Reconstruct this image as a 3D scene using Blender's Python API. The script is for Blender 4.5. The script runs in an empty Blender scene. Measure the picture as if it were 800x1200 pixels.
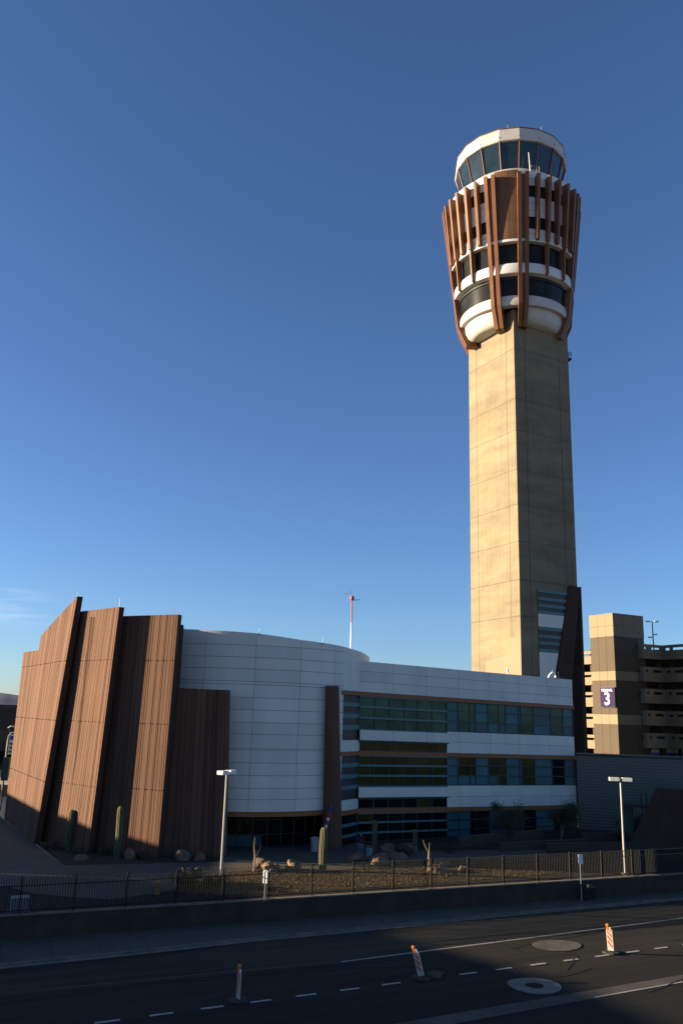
import bpy, math, random
from mathutils import Vector, Matrix, noise
rnd = random.Random(7)
R = math.radians
scene = bpy.context.scene
col = scene.collection

# ------------------------------------------------------------------ helpers
class MB:
    """collects vertices and faces, then links them as one mesh object"""
    def __init__(s): s.v = []; s.f = []; s.m = []
    def add(s, verts, faces, mi=0):
        n = len(s.v); s.v += [tuple(p) for p in verts]
        s.f += [tuple(i + n for i in f) for f in faces]; s.m += [mi] * len(faces)
    def quad(s, a, b, c, d, mi=0): s.add([a, b, c, d], [(0, 1, 2, 3)], mi)
    def box(s, x0, x1, y0, y1, z0, z1, mi=0, M=None):
        p = [Vector((x, y, z)) for z in (z0, z1) for x, y in ((x0, y0), (x1, y0), (x1, y1), (x0, y1))]
        if M is not None: p = [M @ q for q in p]
        s.add(p, [(3, 2, 1, 0), (4, 5, 6, 7), (0, 1, 5, 4), (1, 2, 6, 5), (2, 3, 7, 6), (3, 0, 4, 7)], mi)
    def prism(s, pts, z0, z1, mi=0):
        n = len(pts)
        a = sum(pts[i][0] * pts[(i + 1) % n][1] - pts[(i + 1) % n][0] * pts[i][1] for i in range(n))
        if a < 0: pts = pts[::-1]
        v = [(x, y, z0) for x, y in pts] + [(x, y, z1) for x, y in pts]
        s.add(v, [tuple(range(n - 1, -1, -1)), tuple(range(n, 2 * n))] +
              [(i, (i + 1) % n, (i + 1) % n + n, i + n) for i in range(n)], mi)
    def hexa(s, b, t, mi=0):            # 4 bottom points ccw, 4 top points
        s.add(list(b) + list(t), [(3, 2, 1, 0), (4, 5, 6, 7), (0, 1, 5, 4), (1, 2, 6, 5), (2, 3, 7, 6), (3, 0, 4, 7)], mi)
    def tube(s, pts, rad, n=8, mi=0, cap=True):
        pts = [Vector(p) for p in pts]; k = len(pts)
        rad = rad if isinstance(rad, (list, tuple)) else [rad] * k
        base = len(s.v); prev = None
        for i, p in enumerate(pts):
            t = (pts[min(i + 1, k - 1)] - pts[max(i - 1, 0)]).normalized()
            if prev is None:
                a = t.orthogonal().normalized()
            else:
                a = (prev - t * prev.dot(t)); a = a.normalized() if a.length > 1e-6 else t.orthogonal().normalized()
            prev = a; b = t.cross(a)
            for j in range(n):
                w = 2 * math.pi * j / n
                s.v.append(tuple(p + (a * math.cos(w) + b * math.sin(w)) * rad[i]))
        for i in range(k - 1):
            for j in range(n):
                q = base + i * n; j2 = (j + 1) % n
                s.f.append((q + j, q + j2, q + n + j2, q + n + j)); s.m.append(mi)
        if cap:
            s.f.append(tuple(base + j for j in range(n - 1, -1, -1))); s.m.append(mi)
            s.f.append(tuple(base + (k - 1) * n + j for j in range(n))); s.m.append(mi)
    def lathe(s, prof, a0=0, a1=360, n=48, c=(0, 0), mi=0, closed=False, caps=False):
        # prof: list of (r, z) ; angle 0 looks towards -y, positive towards +x
        full = abs(a1 - a0) >= 359.9
        m = n if full else n + 1
        base = len(s.v)
        for i in range(m):
            w = R(a0 + (a1 - a0) * i / n)
            for r, z in prof: s.v.append((c[0] + r * math.sin(w), c[1] - r * math.cos(w), z))
        k = len(prof); kk = k if closed else k - 1
        for i in range(n):
            for j in range(kk):
                i2 = (i + 1) % m; j2 = (j + 1) % k
                s.f.append((base + i * k + j, base + i2 * k + j, base + i2 * k + j2, base + i * k + j2)); s.m.append(mi)
        if caps and not full and closed:
            s.f.append(tuple(base + j for j in range(k - 1, -1, -1))); s.m.append(mi)
            s.f.append(tuple(base + n * k + j for j in range(k))); s.m.append(mi)
    def build(s, name, mats, parent=None, smooth=False):
        me = bpy.data.meshes.new(name); me.from_pydata(s.v, [], s.f)
        mats = mats if isinstance(mats, (list, tuple)) else [mats]
        for m in mats: me.materials.append(m)
        for p, mi in zip(me.polygons, s.m): p.material_index = mi; p.use_smooth = smooth
        me.validate(); me.update()
        if smooth: 
            try: me.set_sharp_from_angle(angle=R(40))
            except Exception: pass
        o = bpy.data.objects.new(name, me); col.objects.link(o)
        if parent is not None: o.parent = parent
        return o

def tag(o, label=None, cat=None, group=None, kind=None):
    if label: o['label'] = label
    if cat: o['category'] = cat
    if group: o['group'] = group
    if kind: o['kind'] = kind
    return o
def empty(name, loc=(0, 0, 0), rz=0):
    o = bpy.data.objects.new(name, None); o.empty_display_size = .3; col.objects.link(o)
    o.location = loc; o.rotation_euler = (0, 0, rz); return o
def copy_tree(o, parent=None):
    c = o.copy(); col.objects.link(c); c.parent = parent
    for ch in [x for x in bpy.data.objects if x.parent == o]: copy_tree(ch, c)
    return c

# ------------------------------------------------------------------ materials
def nodes(name):
    m = bpy.data.materials.new(name); m.use_nodes = True
    nt = m.node_tree; return m, nt, nt.nodes['Principled BSDF']
def mat(name, c, rough=.8, var=.12, scale=1.5, bump=0.0, bscale=20, metal=0, spec=.5, fine=0.0, streak=0.0, along=None):
    m, nt, b = nodes(name); N = nt.nodes; L = nt.links
    b.inputs['Roughness'].default_value = rough; b.inputs['Metallic'].default_value = metal
    b.inputs['Specular IOR Level'].default_value = spec
    tc = N.new('ShaderNodeTexCoord'); n1 = N.new('ShaderNodeTexNoise')
    n1.inputs['Scale'].default_value = scale; n1.inputs['Detail'].default_value = 6
    mp = N.new('ShaderNodeMapping'); L.new(tc.outputs['Object'], mp.inputs[0]); L.new(mp.outputs[0], n1.inputs['Vector'])
    if streak: mp.inputs['Scale'].default_value = (1, 1, 1 - streak)
    if along is not None: mp.vector_type = 'TEXTURE'; mp.inputs['Rotation'].default_value = (0, 0, along); mp.inputs['Scale'].default_value = (14, .55, 1)
    rp = N.new('ShaderNodeValToRGB'); e = rp.color_ramp.elements
    e[0].position = .3; e[1].position = .7
    e[0].color = tuple(x * (1 - var) for x in c) + (1,); e[1].color = tuple(min(1, x * (1 + var)) for x in c) + (1,)
    L.new(n1.outputs['Fac'], rp.inputs[0]); out = rp.outputs[0]
    if fine:
        n2 = N.new('ShaderNodeTexNoise'); n2.inputs['Scale'].default_value = bscale; n2.inputs['Detail'].default_value = 3
        L.new(tc.outputs['Object'], n2.inputs['Vector'])
        mr = N.new('ShaderNodeMapRange'); mr.inputs[1].default_value = .3; mr.inputs[2].default_value = .7
        mr.inputs[3].default_value = 1 - fine; mr.inputs[4].default_value = 1 + fine
        L.new(n2.outputs['Fac'], mr.inputs[0])
        mx = N.new('ShaderNodeVectorMath'); mx.operation = 'SCALE'
        L.new(out, mx.inputs[0]); L.new(mr.outputs[0], mx.inputs['Scale']); out = mx.outputs[0]
    L.new(out, b.inputs['Base Color'])
    if bump:
        nb = N.new('ShaderNodeTexNoise'); nb.inputs['Scale'].default_value = bscale; nb.inputs['Detail'].default_value = 4
        L.new(tc.outputs['Object'], nb.inputs['Vector'])
        bp = N.new('ShaderNodeBump'); bp.inputs['Strength'].default_value = bump; bp.inputs['Distance'].default_value = .05
        L.new(nb.outputs['Fac'], bp.inputs['Height']); L.new(bp.outputs[0], b.inputs['Normal'])
    return m
def glass(name, c, rough=.04, spec=.12):
    m = mat(name, c, rough, .42, .55, spec=spec); return m

def math_node(nt, op, a, b=None):
    n = nt.nodes.new('ShaderNodeMath'); n.operation = op
    for i, x in enumerate((a, b)):
        if x is None: continue
        if isinstance(x, (int, float)): n.inputs[i].default_value = x
        else: nt.links.new(x, n.inputs[i])
    return n.outputs[0]

def jointed(name, c, jz, jx=(), rough=.8, jw=.03, dark=.45, var=.15, scale=.6, wood=.12, spec=.4, coord='XY', stain=True):
    """cast concrete or metal sheet: horizontal joints at heights jz, upright joints at distances jx; blotches and form-board marks"""
    m, nt, b = nodes(name); N = nt.nodes; L = nt.links
    b.inputs['Roughness'].default_value = rough; b.inputs['Specular IOR Level'].default_value = spec
    tc = N.new('ShaderNodeTexCoord'); sp = N.new('ShaderNodeSeparateXYZ'); L.new(tc.outputs['Object'], sp.inputs[0])
    n1 = N.new('ShaderNodeTexNoise'); n1.inputs['Scale'].default_value = scale; n1.inputs['Detail'].default_value = 8; n1.inputs['Roughness'].default_value = .62
    mp = N.new('ShaderNodeMapping'); mp.inputs['Scale'].default_value = (.55, .55, 1.5); L.new(tc.outputs['Object'], mp.inputs[0]); L.new(mp.outputs[0], n1.inputs['Vector'])
    rp = N.new('ShaderNodeValToRGB'); e = rp.color_ramp.elements; e[0].position = .28; e[1].position = .68
    e[0].color = (c[0] * (1 - var), c[1] * (1 - var), c[2] * (1 - var * .9), 1); e[1].color = tuple(min(1, x * (1 + var)) for x in c) + (1,)
    L.new(n1.outputs['Fac'], rp.inputs[0])
    # vertical streaks
    n2 = N.new('ShaderNodeTexNoise'); n2.inputs['Scale'].default_value = 1; n2.inputs['Detail'].default_value = 5
    mp2 = N.new('ShaderNodeMapping'); mp2.inputs['Scale'].default_value = (3.2, 3.2, .12); L.new(tc.outputs['Object'], mp2.inputs[0]); L.new(mp2.outputs[0], n2.inputs['Vector'])
    # pour lifts: horizontal tone bands
    n3 = N.new('ShaderNodeTexNoise'); n3.inputs['Scale'].default_value = 1; n3.inputs['Detail'].default_value = 3
    mp3 = N.new('ShaderNodeMapping'); mp3.inputs['Scale'].default_value = (.05, .05, .55); L.new(tc.outputs['Object'], mp3.inputs[0]); L.new(mp3.outputs[0], n3.inputs['Vector'])
    fac = math_node(nt, 'ADD', math_node(nt, 'MULTIPLY', math_node(nt, 'SUBTRACT', n2.outputs['Fac'], .5), wood * 2),
                    math_node(nt, 'MULTIPLY', math_node(nt, 'SUBTRACT', n3.outputs['Fac'], .5), wood * 2.2))
    fac = math_node(nt, 'ADD', fac, 1.0)
    mask = None
    def line(v, p, w):
        return math_node(nt, 'LESS_THAN', math_node(nt, 'ABSOLUTE', math_node(nt, 'SUBTRACT', v, p)), w)
    for z in jz:
        q = line(sp.outputs['Z'], z, jw); mask = q if mask is None else math_node(nt, 'MAXIMUM', mask, q)
    for ax, p in jx:
        q = line(sp.outputs[ax], p, jw); mask = q if mask is None else math_node(nt, 'MAXIMUM', mask, q)
    if mask is not None:
        fac = math_node(nt, 'MULTIPLY', fac, math_node(nt, 'SUBTRACT', 1.0, math_node(nt, 'MULTIPLY', mask, dark)))
    mx = N.new('ShaderNodeVectorMath'); mx.operation = 'SCALE'; L.new(rp.outputs[0], mx.inputs[0]); L.new(fac, mx.inputs['Scale'])
    L.new(mx.outputs[0], b.inputs['Base Color'])
    nb = N.new('ShaderNodeTexNoise'); nb.inputs['Scale'].default_value = 4; nb.inputs['Detail'].default_value = 6; L.new(tc.outputs['Object'], nb.inputs['Vector'])
    bp = N.new('ShaderNodeBump'); bp.inputs['Strength'].default_value = .15; bp.inputs['Distance'].default_value = .05
    L.new(nb.outputs['Fac'], bp.inputs['Height']); L.new(bp.outputs[0], b.inputs['Normal'])
    return m

M = {}
M['shaft'] = jointed('cast_concrete', (.172, .139, .086), [60.75, 53.4, 48.9, 43.4, 38.6, 33.6, 28.6, 23.9], [], jw=.045, dark=.5, var=.2, scale=.5, wood=.26)
M['patch'] = mat('fresh_render', (.205, .166, .108), .85, .05, .5)
M['brown_light'] = mat('brown_precast_light', (.132, .068, .043), .88, .16, .5, bump=.25, bscale=14, fine=.1, streak=.75, spec=.2)
M['brown_dark'] = mat('brown_precast_dark', (.098, .049, .031), .88, .16, .5, bump=.25, bscale=14, fine=.1, streak=.75, spec=.2)
M['brown'] = mat('brown_precast', (.122, .064, .042), .88, .16, .5, bump=.25, bscale=14, fine=.1, streak=.75, spec=.25)
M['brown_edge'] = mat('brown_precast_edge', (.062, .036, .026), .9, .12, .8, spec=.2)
M['rust'] = mat('copper_brown_metal', (.158, .066, .027), .55, .14, .7, spec=.4)
M['rust_dark'] = mat('weathered_brown_panel', (.125, .06, .026), .65, .12, .7, spec=.35)
M['orange'] = mat('orange_brown_fascia', (.24, .085, .024), .55, .08, 1, spec=.4)
M['white_metal'] = mat('pale_metal_panel', (.60, .58, .52), .42, .07, .6, spec=.5, streak=.8)
M['white_metal_a'] = mat('pale_metal_panel_lighter', (.625, .605, .545), .38, .06, .6, spec=.5, streak=.8)
M['white_metal_b'] = mat('pale_metal_panel_darker', (.57, .55, .495), .46, .08, .6, spec=.5, streak=.8)
M['white_metal2'] = mat('pale_metal_panel_tower', (.58, .59, .59), .45, .05, .4, spec=.5)
M['cream'] = mat('cream_painted_metal', (.46, .455, .43), .5, .05, .6, spec=.45)
M['seam'] = mat('panel_seam', (.16, .17, .18), .8, .05)
M['cab_glass'] = glass('dark_cab_glass', (.012, .022, .03), .05, .5)
M['band_glass'] = glass('dark_band_glass', (.016, .017, .016), .22)
M['green_glass'] = glass('green_tinted_reflection_glass', (.030, .088, .058), .06)  # green tint, with reflections of the surroundings put into the base colour
M['olive_glass'] = glass('olive_reflection_glass', (.040, .040, .012), .08)  # yellow-olive base colour stands in for reflections in the panes
M['dark_glass'] = glass('near_black_glass', (.006, .009, .010), .06)
M['teal'] = mat('teal_spandrel_glass', (.030, .118, .142), .3, .2, .5, spec=.2)
M['teal2'] = mat('grey_teal_spandrel_glass', (.03, .085, .095), .3, .12, .5, spec=.2)
M['frame'] = mat('dark_bronze_frame', (.022, .022, .022), .5, .1)
M['teal_trim'] = mat('teal_window_trim', (.055, .14, .15), .5, .1)
M['spandrel_brown'] = mat('dark_brown_spandrel', (.025, .02, .017), .5, .1)
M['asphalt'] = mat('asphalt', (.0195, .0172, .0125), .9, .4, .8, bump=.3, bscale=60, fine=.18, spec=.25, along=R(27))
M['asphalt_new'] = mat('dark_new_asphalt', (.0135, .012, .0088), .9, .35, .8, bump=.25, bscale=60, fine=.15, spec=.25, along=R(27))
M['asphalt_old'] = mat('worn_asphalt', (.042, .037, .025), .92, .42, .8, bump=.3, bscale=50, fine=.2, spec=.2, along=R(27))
M['concrete'] = mat('pavement_concrete', (.085, .078, .062), .88, .12, .5, bump=.15, bscale=40, fine=.06, spec=.25)
M['concrete_old'] = mat('worn_gutter_concrete', (.08, .07, .056), .9, .25, 1.2, bump=.25, bscale=30, fine=.15, spec=.25)
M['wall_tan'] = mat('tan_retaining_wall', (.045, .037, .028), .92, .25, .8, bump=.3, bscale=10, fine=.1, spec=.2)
M['paint'] = mat('road_paint', (.33, .32, .28), .8, .18, 4, fine=.15, bscale=30, spec=.3)
M['paint_worn'] = mat('worn_road_paint', (.07, .065, .058), .85, .3, 3, fine=.3, bscale=18, spec=.25)
M['gravel'] = mat('decomposed_granite', (.066, .044, .022), .95, .25, 1.2, bump=.9, bscale=9, fine=.35, spec=.15)
M['soil'] = mat('dark_soil', (.045, .035, .026), .95, .25, 1, bump=.5, bscale=12, fine=.2, spec=.15)
M['dirt'] = mat('desert_dirt', (.42, .34, .23), .95, .2, .05, bump=.3, bscale=3, spec=.15)
M['iron'] = mat('black_iron', (.012, .011, .010), .7, .15, spec=.2)
M['iron_sunlit'] = mat('sunlit_iron_rail', (.09, .075, .055), .7, .15)  # paler copy of the black iron, sunlight on the rails put into the colour
M['galv'] = mat('pale_painted_steel', (.36, .34, .3), .45, .08)
M['lamp'] = mat('lamp_housing_white', (.72, .7, .65), .4, .06)
M['lens'] = mat('lamp_lens', (.5, .5, .47), .25, .04)
M['white'] = mat('white_paint', (.78, .77, .74), .55, .06)
M['dusty_white'] = mat('dusty_white_sheeting', (.36, .35, .32), .6, .15, 5)
M['box_grey'] = mat('pale_grey_cabinet', (.17, .175, .18), .6, .1, 3)
M['red'] = mat('red_paint', (.45, .03, .02), .5, .08)
M['orange_sheet'] = mat('orange_reflective', (.5, .062, .01), .5, .06)
M['amber'] = mat('amber_lens', (.6, .15, .008), .35, .08)
M['rubber'] = mat('black_rubber', (.02, .02, .02), .8, .2)
M['purple'] = mat('purple_sign_face', (.034, .021, .066), .8, .06, spec=.08)
M['sign_edge'] = mat('sign_edge_black', (.02, .02, .025), .5, .05)
M['t3_light'] = jointed('cream_precast_concrete', (.195, .155, .10), [], [], var=.06, scale=.4, wood=.05)
M['t3_dark'] = jointed('brown_precast_concrete', (.068, .049, .031), [], [], var=.07, scale=.4, wood=.07)
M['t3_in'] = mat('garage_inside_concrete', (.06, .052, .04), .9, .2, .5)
M['corr'] = mat('blue_grey_corrugated_steel', (.12, .13, .115), .45, .08, .3, spec=.4)
M['rock'] = mat('desert_boulder', (.15, .10, .066), .92, .3, 2, bump=.6, bscale=7, fine=.2, spec=.2)
M['cactus'] = mat('saguaro_green', (.07, .082, .034), .7, .2, 3, spec=.3)
M['cactus_sp'] = mat('saguaro_spine_rib', (.22, .2, .11), .8, .15, 3)
M['leaf'] = mat('dusty_green_leaf', (.035, .045, .018), .7, .35, 2, spec=.25)
M['leaf_dry'] = mat('dry_olive_leaf', (.06, .048, .024), .8, .3, 2, spec=.2)
M['bark'] = mat('grey_bark', (.15, .125, .09), .9, .25, 4, bump=.5, bscale=20)
M['dry_stalk'] = mat('dry_stalk', (.2, .145, .085), .85, .2, 4)
M['low_wall'] = mat('brown_block_wall', (.06, .034, .024), .9, .15, 1, bump=.3, bscale=12)
M['hill'] = mat('hazy_mountain_rock', (.2, .195, .21), 1, .12, .002, spec=0)  # rock colour lifted to grey-mauve, standing in for distance haze
M['far_wall'] = mat('dark_tan_stucco', (.05, .04, .03), .9, .1, .1)
M['far_trim'] = mat('olive_tan_stucco', (.075, .06, .035), .9, .1, .1)
M['yellow'] = mat('yellow_hydrant_paint', (.3, .15, .015), .5, .12)
M['bin'] = mat('pale_plastic', (.3, .31, .32), .5, .06)
M['dark_bin'] = mat('dark_green_metal', (.035, .042, .036), .5, .2)
M['navy'] = mat('navy_cloth', (.016, .018, .035), .85, .15, 8)
M['jeans'] = mat('pale_blue_cloth', (.11, .14, .18), .85, .15, 8)
M['skin'] = mat('skin', (.33, .19, .12), .6, .06, 8)
M['hair'] = mat('dark_hair', (.02, .015, .012), .7, .1, 8)
M['blue'] = mat('flag_blue', (.03, .045, .19), .8, .08)
M['roof'] = mat('roof_membrane', (.35, .34, .32), .9, .1, .3)
M['bus_blue'] = mat('blue_vehicle_paint', (.05, .12, .4), .3, .05)

# ------------------------------------------------------------------ camera
cam = bpy.data.cameras.new('camera'); co = bpy.data.objects.new('camera', cam); col.objects.link(co)
cam.sensor_fit = 'VERTICAL'; cam.sensor_height = 24.0; cam.sensor_width = 16; cam.lens = 24.0 * 973 / 1200
cam.clip_start = .1; cam.clip_end = 60000
p, r = R(13.75), R(1.65)
Fv = Vector((0, math.cos(p), math.sin(p))); R0 = Vector((1, 0, 0)); U0 = Vector((0, -math.sin(p), math.cos(p)))
Rv = R0 * math.cos(r) + U0 * math.sin(r); Uv = U0 * math.cos(r) - R0 * math.sin(r)
co.matrix_world = Matrix(((Rv.x, Uv.x, -Fv.x, 0), (Rv.y, Uv.y, -Fv.y, 0), (Rv.z, Uv.z, -Fv.z, 11), (0, 0, 0, 1)))
scene.camera = co

# ------------------------------------------------------------------ light
SUN_EL, SUN_AZ = 9.4, -88.0            # azimuth clockwise from +Y
sd = Vector((math.sin(R(SUN_AZ)) * math.cos(R(SUN_EL)), math.cos(R(SUN_AZ)) * math.cos(R(SUN_EL)), math.sin(R(SUN_EL))))
sun = bpy.data.lights.new('sun', 'SUN'); so = bpy.data.objects.new('sun', sun); col.objects.link(so)
sun.energy = 5.0; sun.angle = R(.32); sun.color = (1, .80, .52)
so.rotation_euler = (-sd).to_track_quat('-Z', 'Y').to_euler(); so.location = (-60, 0, 60)
w = bpy.data.worlds.new('World'); scene.world = w; w.use_nodes = True
nt = w.node_tree; bg = nt.nodes['Background']; bg.inputs[1].default_value = .056
sky = nt.nodes.new('ShaderNodeTexSky'); sky.sky_type = 'NISHITA'; sky.sun_disc = False
sky.sun_elevation = R(SUN_EL); sky.sun_rotation = R(SUN_AZ); sky.altitude = 340
sky.air_density = .8; sky.dust_density = .45; sky.ozone_density = 3.4
# faint high cloud low in the sky
tc = nt.nodes.new('ShaderNodeTexCoord'); mp = nt.nodes.new('ShaderNodeMapping'); mp.inputs['Scale'].default_value = (2.2, 2.2, 26)
nt.links.new(tc.outputs['Generated'], mp.inputs[0])
cn = nt.nodes.new('ShaderNodeTexNoise'); cn.inputs['Scale'].default_value = 2.3; cn.inputs['Detail'].default_value = 7; cn.inputs['Roughness'].default_value = .55
nt.links.new(mp.outputs[0], cn.inputs['Vector'])
sp = nt.nodes.new('ShaderNodeSeparateXYZ'); nt.links.new(tc.outputs['Generated'], sp.inputs[0])
def mr(v, a, b, c, d):
    n = nt.nodes.new('ShaderNodeMapRange'); n.inputs[1].default_value = a; n.inputs[2].default_value = b
    n.inputs[3].default_value = c; n.inputs[4].default_value = d; n.interpolation_type = 'SMOOTHSTEP'
    nt.links.new(v, n.inputs[0]); return n.outputs[0]
low = math_node(nt, 'MULTIPLY', mr(sp.outputs['Z'], .075, .1, 0, 1), mr(sp.outputs['Z'], .12, .15, 1, 0))
cf = math_node(nt, 'MULTIPLY', math_node(nt, 'MULTIPLY', mr(cn.outputs['Fac'], .5, .7, 0, 1), low), math_node(nt, 'MULTIPLY', mr(sp.outputs['X'], -.36, -.29, 1, .08), .12))
mx = nt.nodes.new('ShaderNodeMix'); mx.data_type = 'RGBA'
nt.links.new(cf, mx.inputs['Factor']); nt.links.new(sky.outputs[0], mx.inputs['A']); mx.inputs['B'].default_value = (9, 8.2, 7.6, 1)
tint = nt.nodes.new('ShaderNodeVectorMath'); tint.operation = 'MULTIPLY'; tint.inputs[1].default_value = (1.0, 1.01, 1.10)
nt.links.new(mx.outputs['Result'], tint.inputs[0]); nt.links.new(tint.outputs[0], bg.inputs[0])
vs = scene.view_settings; vs.view_transform = 'Standard'; vs.look = 'None'; vs.exposure = 1.75; vs.gamma = 1; vs.use_curve_mapping = False
scene.cycles.max_bounces = 6

# ------------------------------------------------------------------ ground
def sheet(name, pts, z, m, kind='structure', sub=None):
    mb = MB(); mb.add([(x, y, z) for x, y in pts], [tuple(range(len(pts)))])
    o = mb.build(name, m); me = o.data
    if me.polygons[0].normal.z < 0: me.flip_normals()
    o['kind'] = kind; return o
mb = MB(); mb.add([(-15000, -3000, -1.32), (15000, -3000, -1.32), (15000, 15000, -1.32), (-15000, 15000, -1.32)], [(0, 1, 2, 3)])
tag(mb.build('ground', M['dirt']), kind='structure')
WD = Vector((.918, .396, 0)); WN = Vector((-.396, .918, 0)); W0 = Vector((-17.6, 48.7, 0))
def wl(t, n=0, z=0): q = W0 + WD * t + WN * n; return (q.x, q.y, z)
def xy(*a): return wl(*a)[:2]
# raised site behind the retaining wall (solid, 1.3 m high)
mb = MB(); mb.prism([xy(-180, .14), xy(200, .14), xy(200, 420), xy(-180, 420)], -1.31, 0)
tag(mb.build('site_terrace', M['dirt']), kind='structure')
Z = -1.2
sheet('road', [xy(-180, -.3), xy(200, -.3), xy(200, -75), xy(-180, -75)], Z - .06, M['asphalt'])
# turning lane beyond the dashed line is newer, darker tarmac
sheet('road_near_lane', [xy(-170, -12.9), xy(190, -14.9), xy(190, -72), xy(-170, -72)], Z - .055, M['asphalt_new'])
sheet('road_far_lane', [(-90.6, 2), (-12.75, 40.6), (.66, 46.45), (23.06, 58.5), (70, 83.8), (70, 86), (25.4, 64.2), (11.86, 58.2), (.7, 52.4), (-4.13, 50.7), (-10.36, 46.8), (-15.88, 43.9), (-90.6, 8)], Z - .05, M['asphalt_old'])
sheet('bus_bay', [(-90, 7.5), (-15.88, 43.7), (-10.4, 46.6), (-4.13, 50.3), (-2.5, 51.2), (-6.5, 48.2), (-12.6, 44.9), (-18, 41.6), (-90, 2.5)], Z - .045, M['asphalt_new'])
# pavement along the foot of the wall with a kerb
kerb = [(-90, 9), (-15.88, 44.34), (-10.36, 47.15), (-4.13, 50.6), (.7, 52.9), (11.86, 58.67), (25.4, 65.0), (70, 85.6)]
back = [xy(-95, -.16), xy(120, -.16)]
mb = MB(); mb.prism(kerb + [xy(96, -.16)] + [xy(-80, -.16)], Z - .1, Z + .02)
tag(mb.build('pavement', M['concrete']), kind='structure')
mb = MB()
for a, b in zip(kerb, kerb[1:]):
    a, b = Vector(a), Vector(b); d = (b - a).normalized(); n = Vector((d.y, -d.x))
    mb.add([(q.x, q.y, z) for q, z in ((a + n * .02, Z - .1), (b + n * .02, Z - .1), (b + n * .02, Z + .035), (a + n * .02, Z + .035), (b - n * .16, Z + .035), (a - n * .16, Z + .035))], [(0, 1, 2, 3), (3, 2, 4, 5)])
    mb.add([(q.x, q.y, Z - .044) for q in (a + n * .02, b + n * .02, b + n * .45, a + n * .45)], [(3, 2, 1, 0)])
tag(mb.build('kerb', mat('sunlit_kerb_concrete', (.125, .11, .085), .9, .3, 1.5, fine=.2, bscale=20)), kind='structure')  # paler than the pavement: a sunlit line put into the kerb colour
mb = MB()      # dark expansion joints across the pavement
def kerb_dist(x, y):
    best = 9
    for a, b in zip(kerb, kerb[1:]):
        a, b = Vector(a), Vector(b); d = b - a; o_ = Vector((x, y)); v = Vector((-WN.x, -WN.y))
        den = v.x * d.y - v.y * d.x
        if abs(den) < 1e-6: continue
        t = ((a.x - x) * d.y - (a.y - y) * d.x) / den; u = ((a.x - x) * v.y - (a.y - y) * v.x) / den
        if t > 0 and 0 <= u <= 1: best = min(best, t)
    return best
for k in range(-8, 24):
    x, y = xy(k * 2.4, -.2); L_ = kerb_dist(x, y) - .2
    if L_ > .3:
        a = Vector((x, y)); b = a - Vector((WN.x, WN.y)) * L_; n = Vector((WD.x, WD.y)) * .012
        mb.add([(q.x, q.y, Z + .024) for q in (a - n, b - n, b + n, a + n)], [(0, 1, 2, 3)])
tag(mb.build('pavement_joints', M['soil']), kind='structure')
# sealed cracks and tyre-darkened seams in the road
mb = MB(); rc = random.Random(5)
for (x, y, az, ln) in ((-8, 42.5, 62, 9), (3, 48.5, 70, 7), (10, 50.2, 58, 11), (16, 55.5, 66, 8), (6, 42.5, 60, 9), (12, 46.4, 20, 3.5), (1, 45.6, 140, 3), (20, 53, 63, 12), (-2, 44.6, 64, 8), (8.5, 52.8, 150, 4), (15, 43.2, 61, 8)):
    d = Vector((math.sin(R(az)), math.cos(R(az)))); q = Vector((x, y)); wv = 0
    pts = []
    while ln > 0:
        pts.append(q.copy()); wv += rc.gauss(0, .1); wv *= .8; e = Vector((d.x * math.cos(wv) - d.y * math.sin(wv), d.x * math.sin(wv) + d.y * math.cos(wv))); q = q + e * .35; ln -= .35
    for a, b in zip(pts, pts[1:]):
        n = Vector((-(b - a).y, (b - a).x)).normalized() * .035
        mb.add([(v.x, v.y, Z - .034) for v in (a - n, b - n, b + n, a + n)], [(0, 1, 2, 3)])
tag(mb.build('sealed_cracks', mat('crack_sealant', (.006, .006, .006), .7, .2)), kind='structure')
# road markings
def stripe(pts, wdt, z, m, name, kind='structure'):
    mb = MB()
    for a, b in zip(pts, pts[1:]):
        a, b = Vector(a), Vector(b); d = (b - a).normalized(); n = Vector((-d.y, d.x)) * wdt / 2
        mb.add([(q.x, q.y, z) for q in (a - n, b - n, b + n, a + n)], [(0, 1, 2, 3)])
    return tag(mb.build(name, m), kind=kind)
stripe([(.66, 46.72), (23.06, 58.85), (70, 84.3)], .14, Z - .04, M['paint'], 'edge_line')
stripe([(-12.75, 41.0), (-6, 44), (.55, 46.66)], .14, Z - .04, M['paint_worn'], 'edge_line_worn')
mb = MB(); D0 = Vector((-3.4, 40.22)); dd = Vector((18.85, 9.45)).normalized(); dn = Vector((-dd.y, dd.x))
D0 = Vector((-1.4, 41.15))
for i in range(-14, 34):
    a = D0 + dd * (2.2 * i); b = a + dd * 1.0
    mb.add([(q.x, q.y, Z - .036) for q in (a - dn * .1, b - dn * .1, b + dn * .1, a + dn * .1)], [(0, 1, 2, 3)])
tag(mb.build('dashed_line', M['paint']), kind='structure')
bu = [(-60, 3.5), (2.35, 37.91), (10.43, 42.24), (17.92, 46.2), (80, 79)]; bl = [(-60, 2.6), (4.81, 38.05), (10.13, 41.0), (17.39, 44.9), (80, 78)]
sheet('gutter_strip', bu + bl[::-1], Z - .045, M['concrete_old'])
stripe([(12.21, 42.2), (17.39, 44.98)], .12, Z - .04, M['paint'], 'gutter_line')
def oval(name, c, a, b, z, m, az=26, inner=None):
    mb = MB(); n = 40; pts = []
    for i in range(n):
        w_ = 2 * math.pi * i / n; rr = 1 + .03 * math.sin(3 * w_ + a)
        x, y = a * math.cos(w_) * rr, b * math.sin(w_) * rr
        pts.append((c[0] + x * math.cos(R(az)) - y * math.sin(R(az)), c[1] + x * math.sin(R(az)) + y * math.cos(R(az)), z))
    mb.add(pts, [tuple(range(n))]); return tag(mb.build(name, m), kind='structure')
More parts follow.
